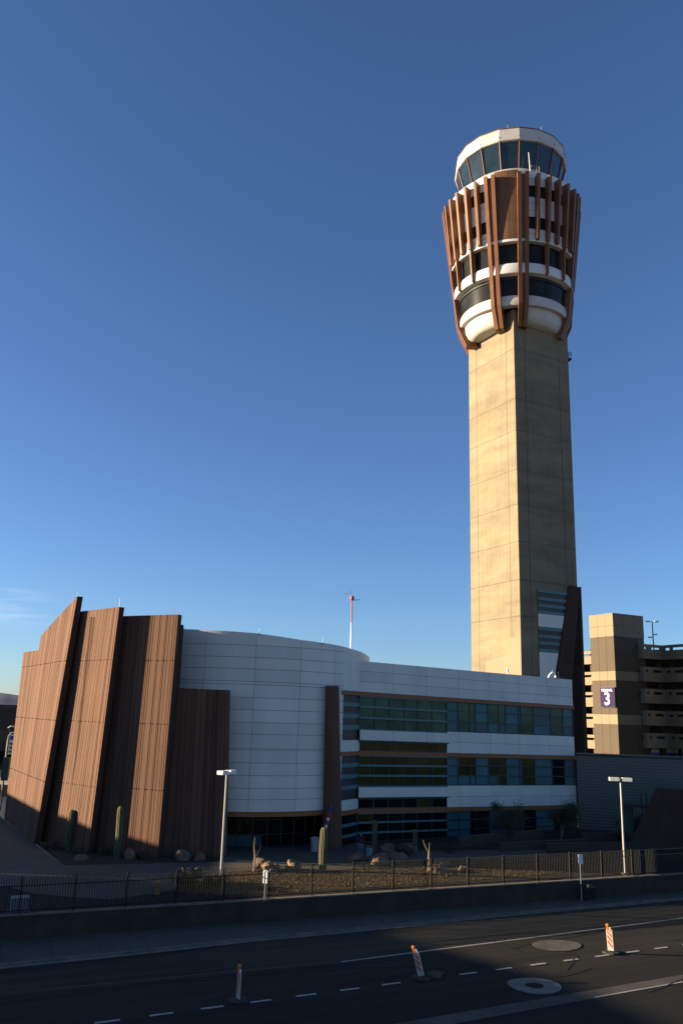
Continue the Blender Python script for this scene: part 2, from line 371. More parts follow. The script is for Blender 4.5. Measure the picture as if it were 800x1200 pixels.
oval('manhole_collar', (9.83, 43.68), 1.28, 1.22, Z - .032, mat('pale_collar_concrete', (.17, .155, .12), .9, .25, 1.5, fine=.2, bscale=14))
oval('manhole_cover', (9.83, 43.68), .45, .42, Z - .028, M['asphalt_new'])
oval('road_patch', (12.8, 51.11), 1.5, 1.1, Z - .032, mat('pale_patch', (.075, .066, .05), .9, .45, 1.4, fine=.25, bscale=12))
# tyre-dark streaks on the worn far lane
# surfaces on the terrace
apron = [(-60, 120), (-46.66, 111.31), (-34.4, 91.12), (-32.14, 86.66), (-24.22, 72.69), (-18.98, 63.66), (-8.89, 67.12), (-5.65, 66.92), (-5.42, 64.47), (-7.92, 62.43), (-9.52, 58.01), (-10.02, 56.33), (-13.01, 53.45), (-15.66, 53.81), (-17.94, 54.47), (-20.86, 56.65), (-24.72, 58.03), (-45, 62), (-70, 64), (-100, 120)]
sheet('driveway', [xy(-170, .35), xy(190, .35), xy(190, 14), xy(60, 12), xy(20, 8.6), xy(-20, 8), xy(-170, 12)], .004, M['asphalt_new'])
sheet('apron', apron, .008, M['concrete'])
sheet('plaza', [(-8.87, 67.13), (-5.6, 66.9), (-5.37, 64.5), (.75, 64.77), (3.44, 69.19), (11.77, 71.39), (17.93, 74.11), (18.99, 78.4), (12.36, 76.4), (4.4, 74.6), (3.6, 78), (2.41, 80.3), (-9.09, 79.04)], .012, M['concrete'])
sheet('planting_bed', [(-24.6, 73.6), (-19.02, 63.75), (-8.76, 67.2), (-8.3, 69.5), (-13, 69)], .016, M['soil'])
sheet('planting_bed_facade', [(4.4, 74.65), (12.36, 76.45), (19, 78.45), (17.95, 74.2), (31, 80), (60, 92), (60, 100), (26, 94), (2.3, 79)], .0165, M['soil'])
mb = MB()      # gravel bed with a little relief
grav = [(-9.67, 55.86), (-9.52, 58.01), (-7.92, 62.43), (-5.42, 64.47), (.75, 64.77), (3.44, 69.19), (11.77, 71.39), (17.93, 74.11), (28.15, 78.63), (60, 92), (60, 88), (29.1, 74.6), (15.46, 65.6), (10.22, 62.75), (2.37, 59.0), (-4.59, 56.1), (-8.63, 55.0)]
sheet('gravel_bed', grav, .02, M['gravel'])
def inside(x, y, poly):
    c = False
    for (x1, y1), (x2, y2) in zip(poly, poly[1:] + poly[:1]):
        if (y1 > y) != (y2 > y) and x < (x2 - x1) * (y - y1) / (y2 - y1) + x1: c = not c
    return c
mb = MB(); k = 0
while k < 5200:
    x, y = rnd.uniform(-9.6, 26), rnd.uniform(54.6, 78)
    if not inside(x, y, grav): continue
    k += 1; s = rnd.choice((.03, .045, .06, .09)) * rnd.uniform(.7, 1.3); w_ = rnd.uniform(0, 6)
    v = [(x + s * math.cos(w_ + q * 1.57) * rnd.uniform(.7, 1.2), y + s * math.sin(w_ + q * 1.57) * rnd.uniform(.7, 1.2), .015) for q in range(4)] + [(x, y, .02 + s * rnd.uniform(.7, 1.3))]
    mb.add(v, [(0, 1, 4), (1, 2, 4), (2, 3, 4), (3, 0, 4)])
tag(mb.build('gravel_stones', M['gravel']), 'brown gravel stones scattered over the planting bed behind the fence', 'gravel', kind='stuff')

# mountains on the horizon
mb = MB(); V = []; n = 260
for i in range(n + 1):
    az = -75 + 130 * i / n; a = R(az); d = 9500
    h = 40 + 75 * max(0, noise.fractal(Vector((az * .13 + 3, 1.7, 0)), 1.0, 2.0, 5) + .55) + 25 * max(0, 1 - abs(az + 21.5) / 3)
    for rr, hh in ((d - 900, -3), (d - 350, h * .55), (d, h), (d + 900, -3)):
        V.append((math.sin(a) * rr, math.cos(a) * rr, hh))
F_ = [(i * 4 + j, i * 4 + 4 + j, i * 4 + 5 + j, i * 4 + 1 + j) for i in range(n) for j in range(3)]
mb.add(V, F_); tag(mb.build('hills', M['hill'], smooth=True), kind='structure')

# ------------------------------------------------------------------ retaining wall and fence
t0 = empty('retaining_wall', wl(0, 0, -1.2)); t0.rotation_euler = (0, 0, math.atan2(WD.y, WD.x))
tag(t0, 'low tan concrete retaining wall along the pavement under the iron fence', 'wall')
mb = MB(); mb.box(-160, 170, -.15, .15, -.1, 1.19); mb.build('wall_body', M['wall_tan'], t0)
mb = MB(); mb.box(-160, 170, -.19, .19, 1.19, 1.26); mb.build('coping', mat('sunlit_coping', (.15, .12, .085), .9, .25, 1.5, fine=.15), t0)  # coping much paler than the wall, its sunlit top painted in

f0 = empty('iron_fence', wl(0, 0, .06)); f0.rotation_euler = (0, 0, math.atan2(WD.y, WD.x))
tag(f0, 'long black iron picket fence standing on the tan retaining wall', 'fence')
SP = 2.84; i0, i1 = -4, 24; off = .82
FH = 1.82
def picket_panel(x0, x1, hoop):
    mb = MB(); n = int(round((x1 - x0) / .142)); st = (x1 - x0) / n
    for k in range(n):
        x = x0 + st * (k + .5); top = FH - .1 if hoop else FH - .06
        mb.box(x - .015, x + .015, -.012, .012, .1, top)
        if hoop and k % 2 == 0 and k + 1 < n:
            xc = x + st / 2; rr = st / 2
            mb.tube([(xc - rr * math.cos(q * math.pi / 6), 0, top + rr * 1.2 * math.sin(q * math.pi / 6)) for q in range(7)], .015, 5, cap=False)
    return mb
def rails(x0, x1, hoop):
    mb = MB()
    for z in ((.16, FH - .42) if hoop else (.16, FH - .42, FH - .05)): mb.box(x0, x1, -.021, .021, z - .022, z + .022, 1 if (not hoop and z > 1) else 0)
    return mb
pm = picket_panel(.03, SP - .03, True).build('picket_panel', M['iron'], f0); rm = rails(.03, SP - .03, True).build('rail_set', M['iron'], pm)
pf = picket_panel(.03, SP - .03, False).build('picket_panel', M['iron'], f0); rf = rails(.03, SP - .03, False).build('rail_set', [M['iron'], M['iron_sunlit']], pf)
mb = MB(); mb.box(-.035, .035, -.035, .035, -.02, FH + .03); mb.box(-.045, .045, -.045, .045, FH + .03, FH + .06)
po = mb.build('post', M['iron'], f0)
mb = MB(); mb.box(-.035, .035, -.035, .035, -.02, FH - .01); mb.box(-.042, .042, -.042, .042, FH - .01, FH + .03)
po2 = mb.build('post', mat('sunlit_iron_post', (.026, .022, .018), .7, .15, spec=.2), f0)  # right-hand posts in lighter iron, sunlight put into the colour
used = {}
for i in range(i0, i1):
    x = off + SP * i; hoop = i < 5
    for kind, src in ((('h' if hoop else 'f'), pm if hoop else pf), (('p' if hoop else 'q'), po if hoop else po2)):
        if kind not in used: used[kind] = 1; o = src
        else: o = copy_tree(src, f0)
        o.location = (x, 0, 0)

# ------------------------------------------------------------------ control building (low building left and centre)
base = empty('control_building', (0, 0, 0))
tag(base, 'low office building with overlapping brown ribbed panels, pale metal drum and banded window wing', 'building')
def lerp(a, b, t): return a + (b - a) * t
def ribbed_panel(name, BL, BR, TL, TR, tops, th, seed, mat_=None, rib=.03, parent=base, joints=(4.9, 9.9, 14.9)):
    """fluted precast slab: front ribs of random width, lerped between its left and right edges"""
    rr = random.Random(seed); BL, BR, TL, TR = map(Vector, (BL, BR, TL, TR))
    d = (BR - BL); L = Vector((d.x, d.y, 0)).length; d = Vector((d.x, d.y, 0)).normalized(); nrm = Vector((d.y, -d.x, 0))  # outward (towards viewer side)
    s = 0; cuts = [(0, 0)]; lvl = 0
    while s < L:
        wdt = rr.choice((.09, .13, .18, .26, .42)) * rr.uniform(.8, 1.25); s = min(L, s + wdt); cuts.append((s / L, 0))
        if s < L - .15:
            s = min(L, s + rr.choice((.04, .05, .07))); cuts.append((s / L, 1))
    mb = MB()
    def pt(t, z, o):
        # z in metres; left edge BL->TL and right edge BR->TR, parametrised by height
        hl, hr = TL.z - BL.z, TR.z - BR.z
        l = BL + (TL - BL) * ((z - BL.z) / hl); r_ = BR + (TR - BR) * ((z - BR.z) / hr)
        q = l.lerp(r_, t); return Vector((q.x, q.y, z)) + nrm * o
    def topz(t):
        for (a, za), (b, zb) in zip(tops, tops[1:]):
            if t <= b + 1e-9: return lerp(za, zb, 0 if b == a else (t - a) / (b - a))
        return tops[-1][1]
    prev = None
    for (a, _), (b, g) in zip(cuts, cuts[1:]):
        o = -rib if g else 0
        e = 1e-4
        zs = [0] + [j + q for j in joints for q in (-.025, .025) if j < min(topz(a + e), topz(b - e)) - .3]
        za, zb = topz(a + e), topz(b - e)
        lo = 0.0
        segs = []; js = [j for j in joints if j < min(za, zb) - .3]
        for j in js: segs.append((lo, lo, j - .03, j - .03, 0)); segs.append((j - .03, j - .03, j + .03, j + .03, -.03)); lo = j + .03
        segs.append((lo, lo, za, zb, 0))
        mi = rr.choice((0, 0, 2, 3))
        for (l0, r0, l1, r1, jo) in segs:
            mb.add([pt(a, l0, o + jo), pt(b, r0, o + jo), pt(b, r1, o + jo), pt(a, l1, o + jo)], [(0, 1, 2, 3)], mi)
        if prev is not None and prev != o:
            zz = max(topz(a - e), topz(a + e))
            mb.add([pt(a, 0, prev), pt(a, 0, o), pt(a, za, o), pt(a, za, prev)], [(0, 1, 2, 3)])
        prev = o
        mb.add([pt(a, za, o), pt(b, zb, o), pt(b, zb, -th), pt(a, za, -th)], [(0, 1, 2, 3)])   # top
        mb.add([pt(b, 0, -th), pt(a, 0, -th), pt(a, za, -th), pt(b, zb, -th)], [(0, 1, 2, 3)])   # back
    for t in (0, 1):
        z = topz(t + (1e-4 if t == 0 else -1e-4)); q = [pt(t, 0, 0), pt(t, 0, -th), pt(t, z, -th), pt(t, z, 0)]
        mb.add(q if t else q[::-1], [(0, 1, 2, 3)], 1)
    for (a, za), (b, zb) in zip(tops, tops[1:]):
        if a == b and abs(za - zb) > .1:      # the step in the skyline
            mb.add([pt(a, za, 0), pt(a, za, -th), pt(a, zb, -th), pt(a, zb, 0)], [(0, 1, 2, 3)])
    return mb.build(name, [mat_ or M['brown'], M['brown_edge'], M['brown_light'], M['brown_dark']], parent)
ribbed_panel('ribbed_panel', (-32.7, 87.9, 0), (-24.45, 73.0, 0), (-32.7, 87.9, 17.0), (-22.8, 72.25, 20.4), [(0, 16.45), (.385, 16.35), (.385, 17.75), (1, 20.43)], .5, 1)['label'] = 'leftmost sunlit brown panel with sloping stepped top'
ribbed_panel('ribbed_panel', (-25.3, 75.2, 0), (-19.0, 69.4, 0), (-23.6, 73.9, 19.2), (-18.25, 69.2, 19.3), [(0, 19.2), (1, 19.25)], .5, 2)
ribbed_panel('ribbed_panel', (-21.5, 71.75, 0), (-13.3, 68.1, 0), (-21.3, 71.65, 18.6), (-13.07, 68.0, 18.63), [(0, 18.6), (1, 18.63)], .5, 3)
ribbed_panel('ribbed_panel', (-14.6, 68.78, 0), (-8.2, 69.62, 0), (-14.6, 69.0, 12.8), (-8.68, 69.72, 12.74), [(0, 12.8), (1, 12.74)], .5, 4, rib=.04)['label'] = 'shorter shaded brown panel in front of the pale drum'
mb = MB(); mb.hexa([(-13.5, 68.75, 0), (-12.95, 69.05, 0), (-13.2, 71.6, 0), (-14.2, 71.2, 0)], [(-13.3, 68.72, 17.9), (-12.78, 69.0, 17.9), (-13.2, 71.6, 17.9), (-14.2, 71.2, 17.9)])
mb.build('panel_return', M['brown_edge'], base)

# drum
DC = (-9.18, 84.0); DR = 12.4
def dz(ph):
    K = [(-180, 17.6), (-60, 17.9), (-21, 17.88), (10, 17.64), (29, 17.29), (46, 17.15), (69, 16.8), (81, 16.6), (180, 16.5)]
    for (a, za), (b, zb) in zip(K, K[1:]):
        if ph <= b: return lerp(za, zb, (ph - a) / (b - a))
    return 16.6
def dpt(ph, z, rr=DR): return (DC[0] + rr * math.sin(R(ph)), DC[1] - rr * math.cos(R(ph)), z)
def drum_strip(mb, a0, a1, z0, z1, rr=DR, step=2.0, mi=0, edge=.0):
    n = max(1, int(math.ceil((a1 - a0) / step)))
    for i in range(n):
        a, b = lerp(a0, a1, i / n), lerp(a0, a1, (i + 1) / n)
        f0_ = z0 if callable(z0) else (lambda q: z0); f1_ = z1 if callable(z1) else (lambda q: z1)
        mb.add([dpt(a, f0_(a), rr), dpt(b, f0_(b), rr), dpt(b, f1_(b), rr), dpt(a, f1_(a), rr)], [(0, 1, 2, 3)], mi)
        if edge:
            mb.add([dpt(a, f1_(a), rr), dpt(b, f1_(b), rr), dpt(b, f1_(b), rr - edge), dpt(a, f1_(a), rr - edge)], [(0, 1, 2, 3)], mi)
            mb.add([dpt(b, f0_(b), rr), dpt(a, f0_(a), rr), dpt(a, f0_(a), rr - edge), dpt(b, f0_(b), rr - edge)], [(0, 1, 2, 3)], mi)
# metal sheets between seams, each seam a real 2 cm gap over a dark backing
rows = [3.1, 4.06, 4.94, 5.95, 6.96, 7.98, 8.1, 9.26, 10.21, 11.23, 12.24, 13.31, 13.57, 14.61, 15.58, 16.6]
fr = [z / 17.64 for z in rows]
mb = MB(); vs_ = [-50, -29.6, -9.6, 10.4, 29.1, 46.7, 52.4]
g = .018
for a, b in zip(vs_, vs_[1:]):
    for i in range(len(rows)):
        z0 = rows[i] + g
        if i + 1 < len(rows): z1 = rows[i + 1] - g; zt = (lambda q, z1=z1: z1)
        else: zt = dz
        if callable(zt) and rows[i] > 15:
            zt = zt if i + 1 == len(rows) else zt
        drum_strip(mb, a + .06, b - (.06 if b < 52 else 0), (lambda q, z0=z0: z0 - (0 if z0 < 4 else 0)), zt, edge=.05, mi=rnd.choice((0, 0, 1, 2)))
drum_strip(mb, 52.4, 100, lambda q: 13.3, dz, edge=.05)
drum_strip(mb, 100, 310, lambda q: .2, lambda q: dz(q if q <= 180 else q - 360), edge=.05)
dw = mb.build('drum_wall', [M['white_metal'], M['white_metal_a'], M['white_metal_b']], base, smooth=True)
mb = MB(); drum_strip(mb, -50, 100, lambda q: 3.0 if q < 52 else 13.2, lambda q: dz(q) - .06, rr=DR - .045)
mb.build('seam_backing', M['seam'], dw)
mb = MB(); mb.add([dpt(a, dz(a if a <= 180 else a - 360) - .25, DR - .1) for a in range(-50, 310, 5)], [tuple(range(72))])
mb.build('drum_roof', M['roof'], base)
mb = MB(); drum_strip(mb, -50, 51.5, 2.72, 3.1, rr=DR + .04, edge=.4); mb.build('orange_fascia', M['orange'], base)
mb = MB(); mb.add([dpt(a, 2.74, DR - .1) for a in range(-50, 56, 3)] + [dpt(a, 2.74, 6) for a in range(54, -51, -3)], [tuple(range(72))[:36 + 35]]); mb.build('entry_soffit', M['frame'], base)
# recessed glazed entrance beneath the drum
e0 = empty('entrance', (0, 0, 0)); e0.parent = base
mb = MB(); drum_strip(mb, -35, 62, 0, 2.75, rr=DR - 3.2, step=4); en = mb.build('glazing', M['dark_glass'], e0)
mb = MB()
for a in range(-33, 62, 8):
    q = dpt(a, 0, DR - 3.14); mb.box(q[0] - .05, q[0] + .05, q[1] - .05, q[1] + .05, 0, 2.74)
for z in (.9, 2.1): drum_strip(mb, -35, 62, z, z + .07, rr=DR - 3.12, step=4, edge=.05)
mb.build('frame', M['frame'], e0)
mb = MB(); drum_strip(mb, -35, 20, .02, .88, rr=DR - 3.1, step=4); mb.build('teal_sill_panel', M['teal2'], e0)
mb = MB()   # a bench-like rail in the entry
# banded part of the drum right of the column (angles 51..68)
A0, A1 = 51.0, 67.6
LV = [(13.19, 12.82, 'orange', .06), (8.84, 7.87, 'white_metal', 0), (7.87, 7.5, 'orange', .06), (3.75, 2.89, 'white_metal', 0), (2.89, 2.5, 'orange', .06)]
for z1, z0, m_, o_ in LV:
    mb = MB(); drum_strip(mb, A0, A1, z0, z1, rr=DR + o_, edge=.2); mb.build('fascia' if m_ == 'orange' else 'pale_panel', M[m_], base)
mb = MB(); drum_strip(mb, A0, A1, 0, 13.2, rr=DR - .12); mb.build('curved_spandrel', M['spandrel_brown'], base)
mb = MB(); drum_strip(mb, A0, A1, .0, 2.5, rr=DR - .1); mb.build('curved_window', M['dark_glass'], base)
for z1, z0 in ((12.15, 11.8), (11.15, 10.78), (10.15, 9.75), (6.85, 6.5), (5.9, 5.55), (4.95, 4.6), (1.75, 1.5), (.85, .6)):
    mb = MB(); drum_strip(mb, A0, A1, z0, z1, rr=DR - .03, edge=.08); mb.build('teal_band', M['teal_trim'], base)
# white area above the fascia of that part
mb = MB(); drum_strip(mb, 52.4, A1 + .5, 13.19, 13.34, rr=DR, edge=.05); mb.build('pale_panel', M['white_metal'], base)

# tapered ribbed column in front of the drum
mb = MB(); n = 48; V = []; cx, cy = .04, 75.0
for i in range(n):
    w_ = 2 * math.pi * i / n; k = 1.0 if (i // 2) % 2 else .955
    V.append((cx + .86 * k * math.sin(w_), cy - .86 * k * math.cos(w_), 0))
for i in range(n):
    w_ = 2 * math.pi * i / n; k = 1.0 if (i // 2) % 2 else .955
    V.append((cx - .38 + .57 * k * math.sin(w_), cy - .4 - .57 * k * math.cos(w_), 13.48))
mb.add(V, [(i, (i + 1) % n, (i + 1) % n + n, i + n) for i in range(n)] + [tuple(range(n, 2 * n))])
mb.build('tapered_column', M['brown'], base)

# banded wing
FA = R(58.4); F0 = Vector((2.2, 79.05, 0)); fd = Vector((math.sin(FA), math.cos(FA), 0)); fn = Vector((math.cos(FA), -math.sin(FA), 0))
wing = base
SH = Matrix(((1, 0, 0, 0), (0, 1, 0, 0), (-.0165, 0, 1, 0), (0, 0, 0, 1)))   # the wing's courses fall slightly to the right
FM = Matrix(((fd.x, -fn.x, 0, F0.x), (fd.y, -fn.y, 0, F0.y), (0, 0, 1, 0), (0, 0, 0, 1))) @ SH
# local coordinates: x along the wing, y into the building, z up
LEN = 28.0; BAY = 10.33
def fbox(mb, x0, x1, y0, y1, z0, z1, mi=0): mb.box(x0, x1, y0, y1, z0, z1, mi, FM)
def cladding(name, x0, x1, z0, z1, xs, zs, y=0.0, th=.06):
    mb = MB(); xs = [x0] + [q for q in xs if x0 < q < x1] + [x1]; zs = [z0] + [q for q in zs if z0 < q < z1] + [z1]; g = .014
    for a, b in zip(xs, xs[1:]):
        for c, d in zip(zs, zs[1:]):
            fbox(mb, a + (g if a > x0 else 0), b - (g if b < x1 else 0), y, y + th, c + (g if c > z0 else 0), d - (g if d < z1 else 0), rnd.choice((0, 0, 1, 2)))
    o = mb.build(name, [M['white_metal'], M['white_metal_a'], M['white_metal_b']], wing)
    mb = MB(); fbox(mb, x0 + .02, x1 - .02, y + th + .003, y + th + .1, z0 + .02, z1 - .02); mb.build('seam_backing', M['seam'], o)
    return o
XS = [3.69, 7.71, 11.8, 15.94, 19.91, 24.14]
cladding('pale_parapet', 0, LEN, 13.2, 16.0, XS, [14.12, 15.08])
cladding('pale_panel_band', 0, BAY, 8.85, 9.74, XS, [], y=-.16)
cladding('pale_panel_band', BAY, LEN, 7.9, 9.9, XS, [8.9], y=0)
cladding('pale_panel_band', 0, BAY, 3.84, 4.7, XS, [], y=-.16)
cladding('pale_panel_band', BAY, LEN, 2.75, 4.82, XS, [3.8], y=0)
for z0, z1 in ((12.82, 13.19), (7.5, 7.88), (2.46, 2.85)):
    mb = MB(); fbox(mb, -.15, LEN + .08, -.12, .3, z0, z1); mb.build('orange_fascia', M['orange'], wing)
def ribbon(x0, x1, z0, z1, xs, zs, cols, hbar, hm, y=.12, dep=.1):
    """a ribbon window: panes by column and row, frame bars as a sub-part"""
    mb = MB(); xs = [x0] + xs + [x1]; zs = [z0] + zs + [z1]; names = []
    for i, (a, b) in enumerate(zip(xs, xs[1:])):
        for j, (c, d) in enumerate(zip(zs, zs[1:])):
            m_ = cols(i, j)
            if m_ not in names: names.append(m_)
            fbox(mb, a, b, y, y + .05, c, d, names.index(m_))
    o = mb.build('window', [M[k] for k in names], wing)
    for q in xs:
        mb = MB(); fbox(mb, q - .05, q + .05, y - .05, y - .002, z0, z1); mb.build('mullion', M['frame'], o)
    for q in zs:
        mb = MB(); fbox(mb, x0, x1, y - dep, y - .055, q - hbar, q + hbar); mb.build('transom', M[hm], o)
C6 = [1.78, 3.43, 5.15, 6.79, 8.54]
ribbon(0, BAY, 9.75, 12.82, C6, [10.85, 11.83], lambda i, j: 'green_glass', .09, 'teal_trim', dep=.2)
ribbon(0, BAY, 7.88, 8.72, C6, [], lambda i, j: 'olive_glass', .08, 'frame')
ribbon(0, BAY, 4.75, 7.5, C6, [5.72, 6.61], lambda i, j: 'olive_glass', .09, 'teal_trim', dep=.2)
ribbon(0, BAY, 2.85, 3.71, C6, [], lambda i, j: 'olive_glass' if i == 4 else 'dark_glass', .08, 'frame')
ribbon(0, BAY, -.1, 2.46, C6, [.8, 1.66], lambda i, j: 'olive_glass' if (i, j) == (0, 2) else 'dark_glass', .08, 'teal_trim', dep=.2)
RX = [11.78, 13.33, 14.04, 15.76, 17.2, 18.13, 19.97, 20.29, 22.09, 24.65, 26.48]
top = ['teal', 'green_glass', 'green_glass', 'teal', 'green_glass', 'green_glass', 'teal', 'teal', 'green_glass', 'teal2', 'green_glass', 'teal']
bot = ['teal', 'green_glass', 'teal2', 'teal2', 'teal', 'teal2', 'teal2', 'green_glass', 'green_glass', 'teal', 'green_glass', 'teal2']
ribbon(BAY, LEN, 9.95, 12.82, RX, [10.92, 11.95], lambda i, j: bot[i] if j == 0 else top[i], .05, 'frame')
mid = ['teal', 'olive_glass', 'olive_glass', 'teal', 'olive_glass', 'olive_glass', 'teal', 'teal', 'olive_glass', 'teal', 'dark_glass', 'teal2']
midb = ['teal', 'teal', 'teal', 'teal', 'teal2', 'olive_glass', 'teal', 'teal', 'olive_glass', 'teal', 'dark_glass', 'teal']
ribbon(BAY, LEN, 4.85, 7.5, RX, [5.75, 6.7], lambda i, j: midb[i] if j == 0 else mid[i], .05, 'frame')
lowr = ['teal', 'teal', 'dark_glass', 'dark_glass', 'teal', 'teal', 'dark_glass', 'teal', 'dark_glass', 'teal', 'dark_glass', 'teal2']
ribbon(BAY, LEN, -.1, 2.46, RX, [.8, 1.66], lambda i, j: ('teal' if (i + j) % 7 == 0 else lowr[i]), .05, 'frame')
for z in (8.78, 3.77):
    mb = MB(); fbox(mb, -.02, BAY + .06, -.2, .3, z - .045, z + .06); mb.build('window_head', M['frame'], wing)
mb = MB()
fbox(mb, 0, LEN - .05, .2, 16, .0, 15.6)   # body of the wing behind the skin
mb.build('wing_body', M['frame'], wing)
mb = MB(); fbox(mb, .05, LEN - .05, .22, 15.9, 15.62, 15.7); mb.build('wing_roof', M['roof'], wing)
mb = MB(); fbox(mb, LEN - .045, LEN - .003, .07, 16.02, .0, 16.0); mb.build('end_wall', M['white_metal'], wing)
# roof fittings on the wing
def wpt(x, y, z): return FM @ Vector((x, y, z))
def roof_cam(name, x, z, label, arch):
    o = empty(name, wpt(x, .5, z)); tag(o, label, 'camera')
    if arch:
        mb = MB(); mb.tube([(-.55, 0, 0), (-.35, 0, .42), (-.05, 0, .68), (.2, 0, .62), (.28, 0, .3)], .085, 8); mb.build('curved_arm', M['white'], o, True)
        mb = MB(); mb.tube([(.28, 0, .36), (.28, 0, .12)], [.15, .17], 10); mb.build('camera_dome', M['white'], o, True)
        mb = MB(); mb.tube([(.62, 0, -.05), (.62, 0, .75)], .02, 6); mb.tube([(-.02, 0, .6), (-.02, 0, 1.0)], .02, 6); mb.build('antenna', M['galv'], o)
    else:
        mb = MB(); mb.tube([(0, 0, -.05), (0, 0, .35), (.02, 0, .6)], .06, 8); mb.build('stand', M['white'], o, True)
        mb = MB(); mb.tube([(0, -.05, .25), (0, -.05, .62)], [.14, .12], 10); mb.build('housing', M['white'], o, True)
    return o
roof_cam('roof_camera', 25.6, 15.98, 'white dome camera hung from a curved arm at right end of the pale parapet', True)
roof_cam('roof_camera', 18.9, 15.98, 'small white camera housing on the pale parapet below the sunlit tower face', False)
# lightning rods
def rod(loc, h, rr, label, m='white'):
    o = empty('lightning_rod', loc); tag(o, label, 'lightning rod')
    mb = MB(); mb.tube([(0, 0, -.05), (0, 0, h)], [rr, rr * .6], 6); mb.build('rod', M[m], o)
    mb = MB(); mb.box(-.1, .1, -.1, .1, -.06, .05); mb.build('base_plate', M['galv'], o)
rod((-22.9, 72.6, 20.35), .62, .035, 'thin rod on the peak of the leftmost sloping brown panel')
rod((-18.3, 69.5, 19.22), .8, .07, 'thick white rod on the right corner of the second brown panel', 'white')
rod((-13.6, 68.5, 18.6), .85, .02, 'thin rod on the right corner of the third brown panel', 'galv')
rod((-6.75, 71.85, 17.55), .55, .03, 'short white rod on the rim of the pale drum near its middle')
rod((-1.35, 74.35, 17.1), .6, .025, 'short rod on the rim of the pale drum nearest the striped mast')
# striped weather mast
o = empty('weather_mast', (1.24, 79.0, 16.7)); tag(o, 'red and white striped mast with wind sensors on the drum roof', 'mast')
for z0, z1, m_ in ((-.2, .35, 'red'), (.35, 2.85, 'white'), (2.85, 5.0, 'red')):
    mb = MB(); mb.tube([(0, 0, z0), (0, 0, z1)], .06 if z0 > 0 else .075, 10); mb.build('mast_band', M[m_], o, True)
mb = MB(); mb.tube([(.02, 0, 4.95), (.02, 0, 5.05), (.02, 0, 5.2), (.02, 0, 5.36), (.02, 0, 5.42)], [.13, .19, .2, .17, .08], 12); mb.build('beacon', M['red'], o, True)
mb = MB(); mb.tube([(-.3, 0, 5.1), (.7, 0, 5.05)], .014, 6); mb.tube([(-.38, 0, 5.06), (-.4, 0, 5.62)], .012, 6); mb.tube([(-.5, 0, 5.62), (-.15, 0, 5.72)], .016, 6); mb.build('sensor_arm', M['galv'], o)
mb = MB()
for x, z in ((-.58, 5.62), (-.12, 5.78), (.42, 5.0), (.72, 5.06)): mb.tube([(x - .06, 0, z), (x + .06, 0, z)], .04, 8)
mb.build('wind_sensor', M['galv'], o)

# ------------------------------------------------------------------ control tower
TN = Vector((23.06, 105.5, 0)); TL_ = Vector((-.459, .888, 0)); TR_ = Vector((.888, .459, 0)); WL_, WR_ = 10.4, 9.75
tc_ = TN + TL_ * WL_ / 2 + TR_ * WR_ / 2
tower = empty('control_tower', (0, 0, 0)); tag(tower, 'tall tan concrete airport control tower with brown finned round head and glazed cab', 'tower')
def tpt(l, r_, z, ol=0, orr=0):
    q = TN + TL_ * l + TR_ * r_; return Vector((q.x, q.y, z))
mb = MB(); mb.hexa([tpt(0, 0, 0), tpt(0, WR_, 0), tpt(WL_, WR_, 0), tpt(WL_, 0, 0)], [tpt(0, 0, 66.6), tpt(0, WR_, 66.6), tpt(WL_, WR_, 66.6), tpt(WL_, 0, 66.6)])
mb.build('shaft', M['shaft'], tower)
# upright form joints (narrow strips standing 4 mm proud)
mb = MB()
def jl(l): 
    a, b = tpt(l - .045, -.004, 0), tpt(l + .045, -.004, 0); mb.add([b, a, (a.x, a.y, 64), (b.x, b.y, 64)], [(0, 1, 2, 3)])
def jr(r_):
    a, b = tpt(-.004, r_ - .05, 0), tpt(-.004, r_ + .05, 0); mb.add([a, b, (b.x, b.y, 64), (a.x, a.y, 64)], [(0, 1, 2, 3)])
for l in (1.75, 8.55): jl(l)
for r_ in (1.8, 7.96): jr(r_)
mb.build('upright_joints', mat('dark_joint_strip', (.07, .058, .04), .9, .1), tower)
mb = MB(); mb.add([tpt(.02, -.006, 16), tpt(7.3, -.006, 16), tpt(7.3, -.006, 18.5), tpt(2.95, -.006, 19.0), tpt(2.95, -.006, 21.25), tpt(.02, -.006, 21.2)], [(0, 5, 4, 3, 2, 1)])
mb.build('render_patch', M['patch'], tower)
# stair glazing and brown fin wall on the shaded face
def rquad(mb, pts, out, mi=0): mb.add([tpt(-out, r_, z) for r_, z in pts], [tuple(range(len(pts)))], mi)
def rx(z): return 5.29 + (8.02 - 5.29) * (z - 16.65) / (27.62 - 16.65)
def rband(name, z0, z1, m_, out, x0=2.86):
    mb = MB(); b = [tpt(-out, x0, z0), tpt(-out, rx(z0), z0), tpt(.02, rx(z0), z0), tpt(.02, x0, z0)]
    t = [tpt(-out, x0, z1), tpt(-out, rx(z1), z1), tpt(.02, rx(z1), z1), tpt(.02, x0, z1)]
    mb.hexa(b, t); return mb.build(name, M[m_], tower)
rband('stair_glazing', 14, 27.62, 'spandrel_brown', .05)
rband('pale_panel', 22.78, 24.43, 'white_metal', .12); rband('pale_panel', 14, 19.53, 'white_metal', .12)
for z in (27.4, 26.4, 25.5, 24.62, 22.55, 21.55, 20.7, 19.75): rband('teal_band', z - .2, z + .2, 'teal_trim', .14)
mb = MB(); mb.hexa([tpt(-.3, 1.9, 0), tpt(-.3, 9.4, 0), tpt(.02, 9.4, 0), tpt(.02, 1.9, 0)], [tpt(-.3, 8.15, 28.5), tpt(-.3, 9.95, 28.5), tpt(.02, 9.95, 28.5), tpt(.02, 8.15, 28.5)])
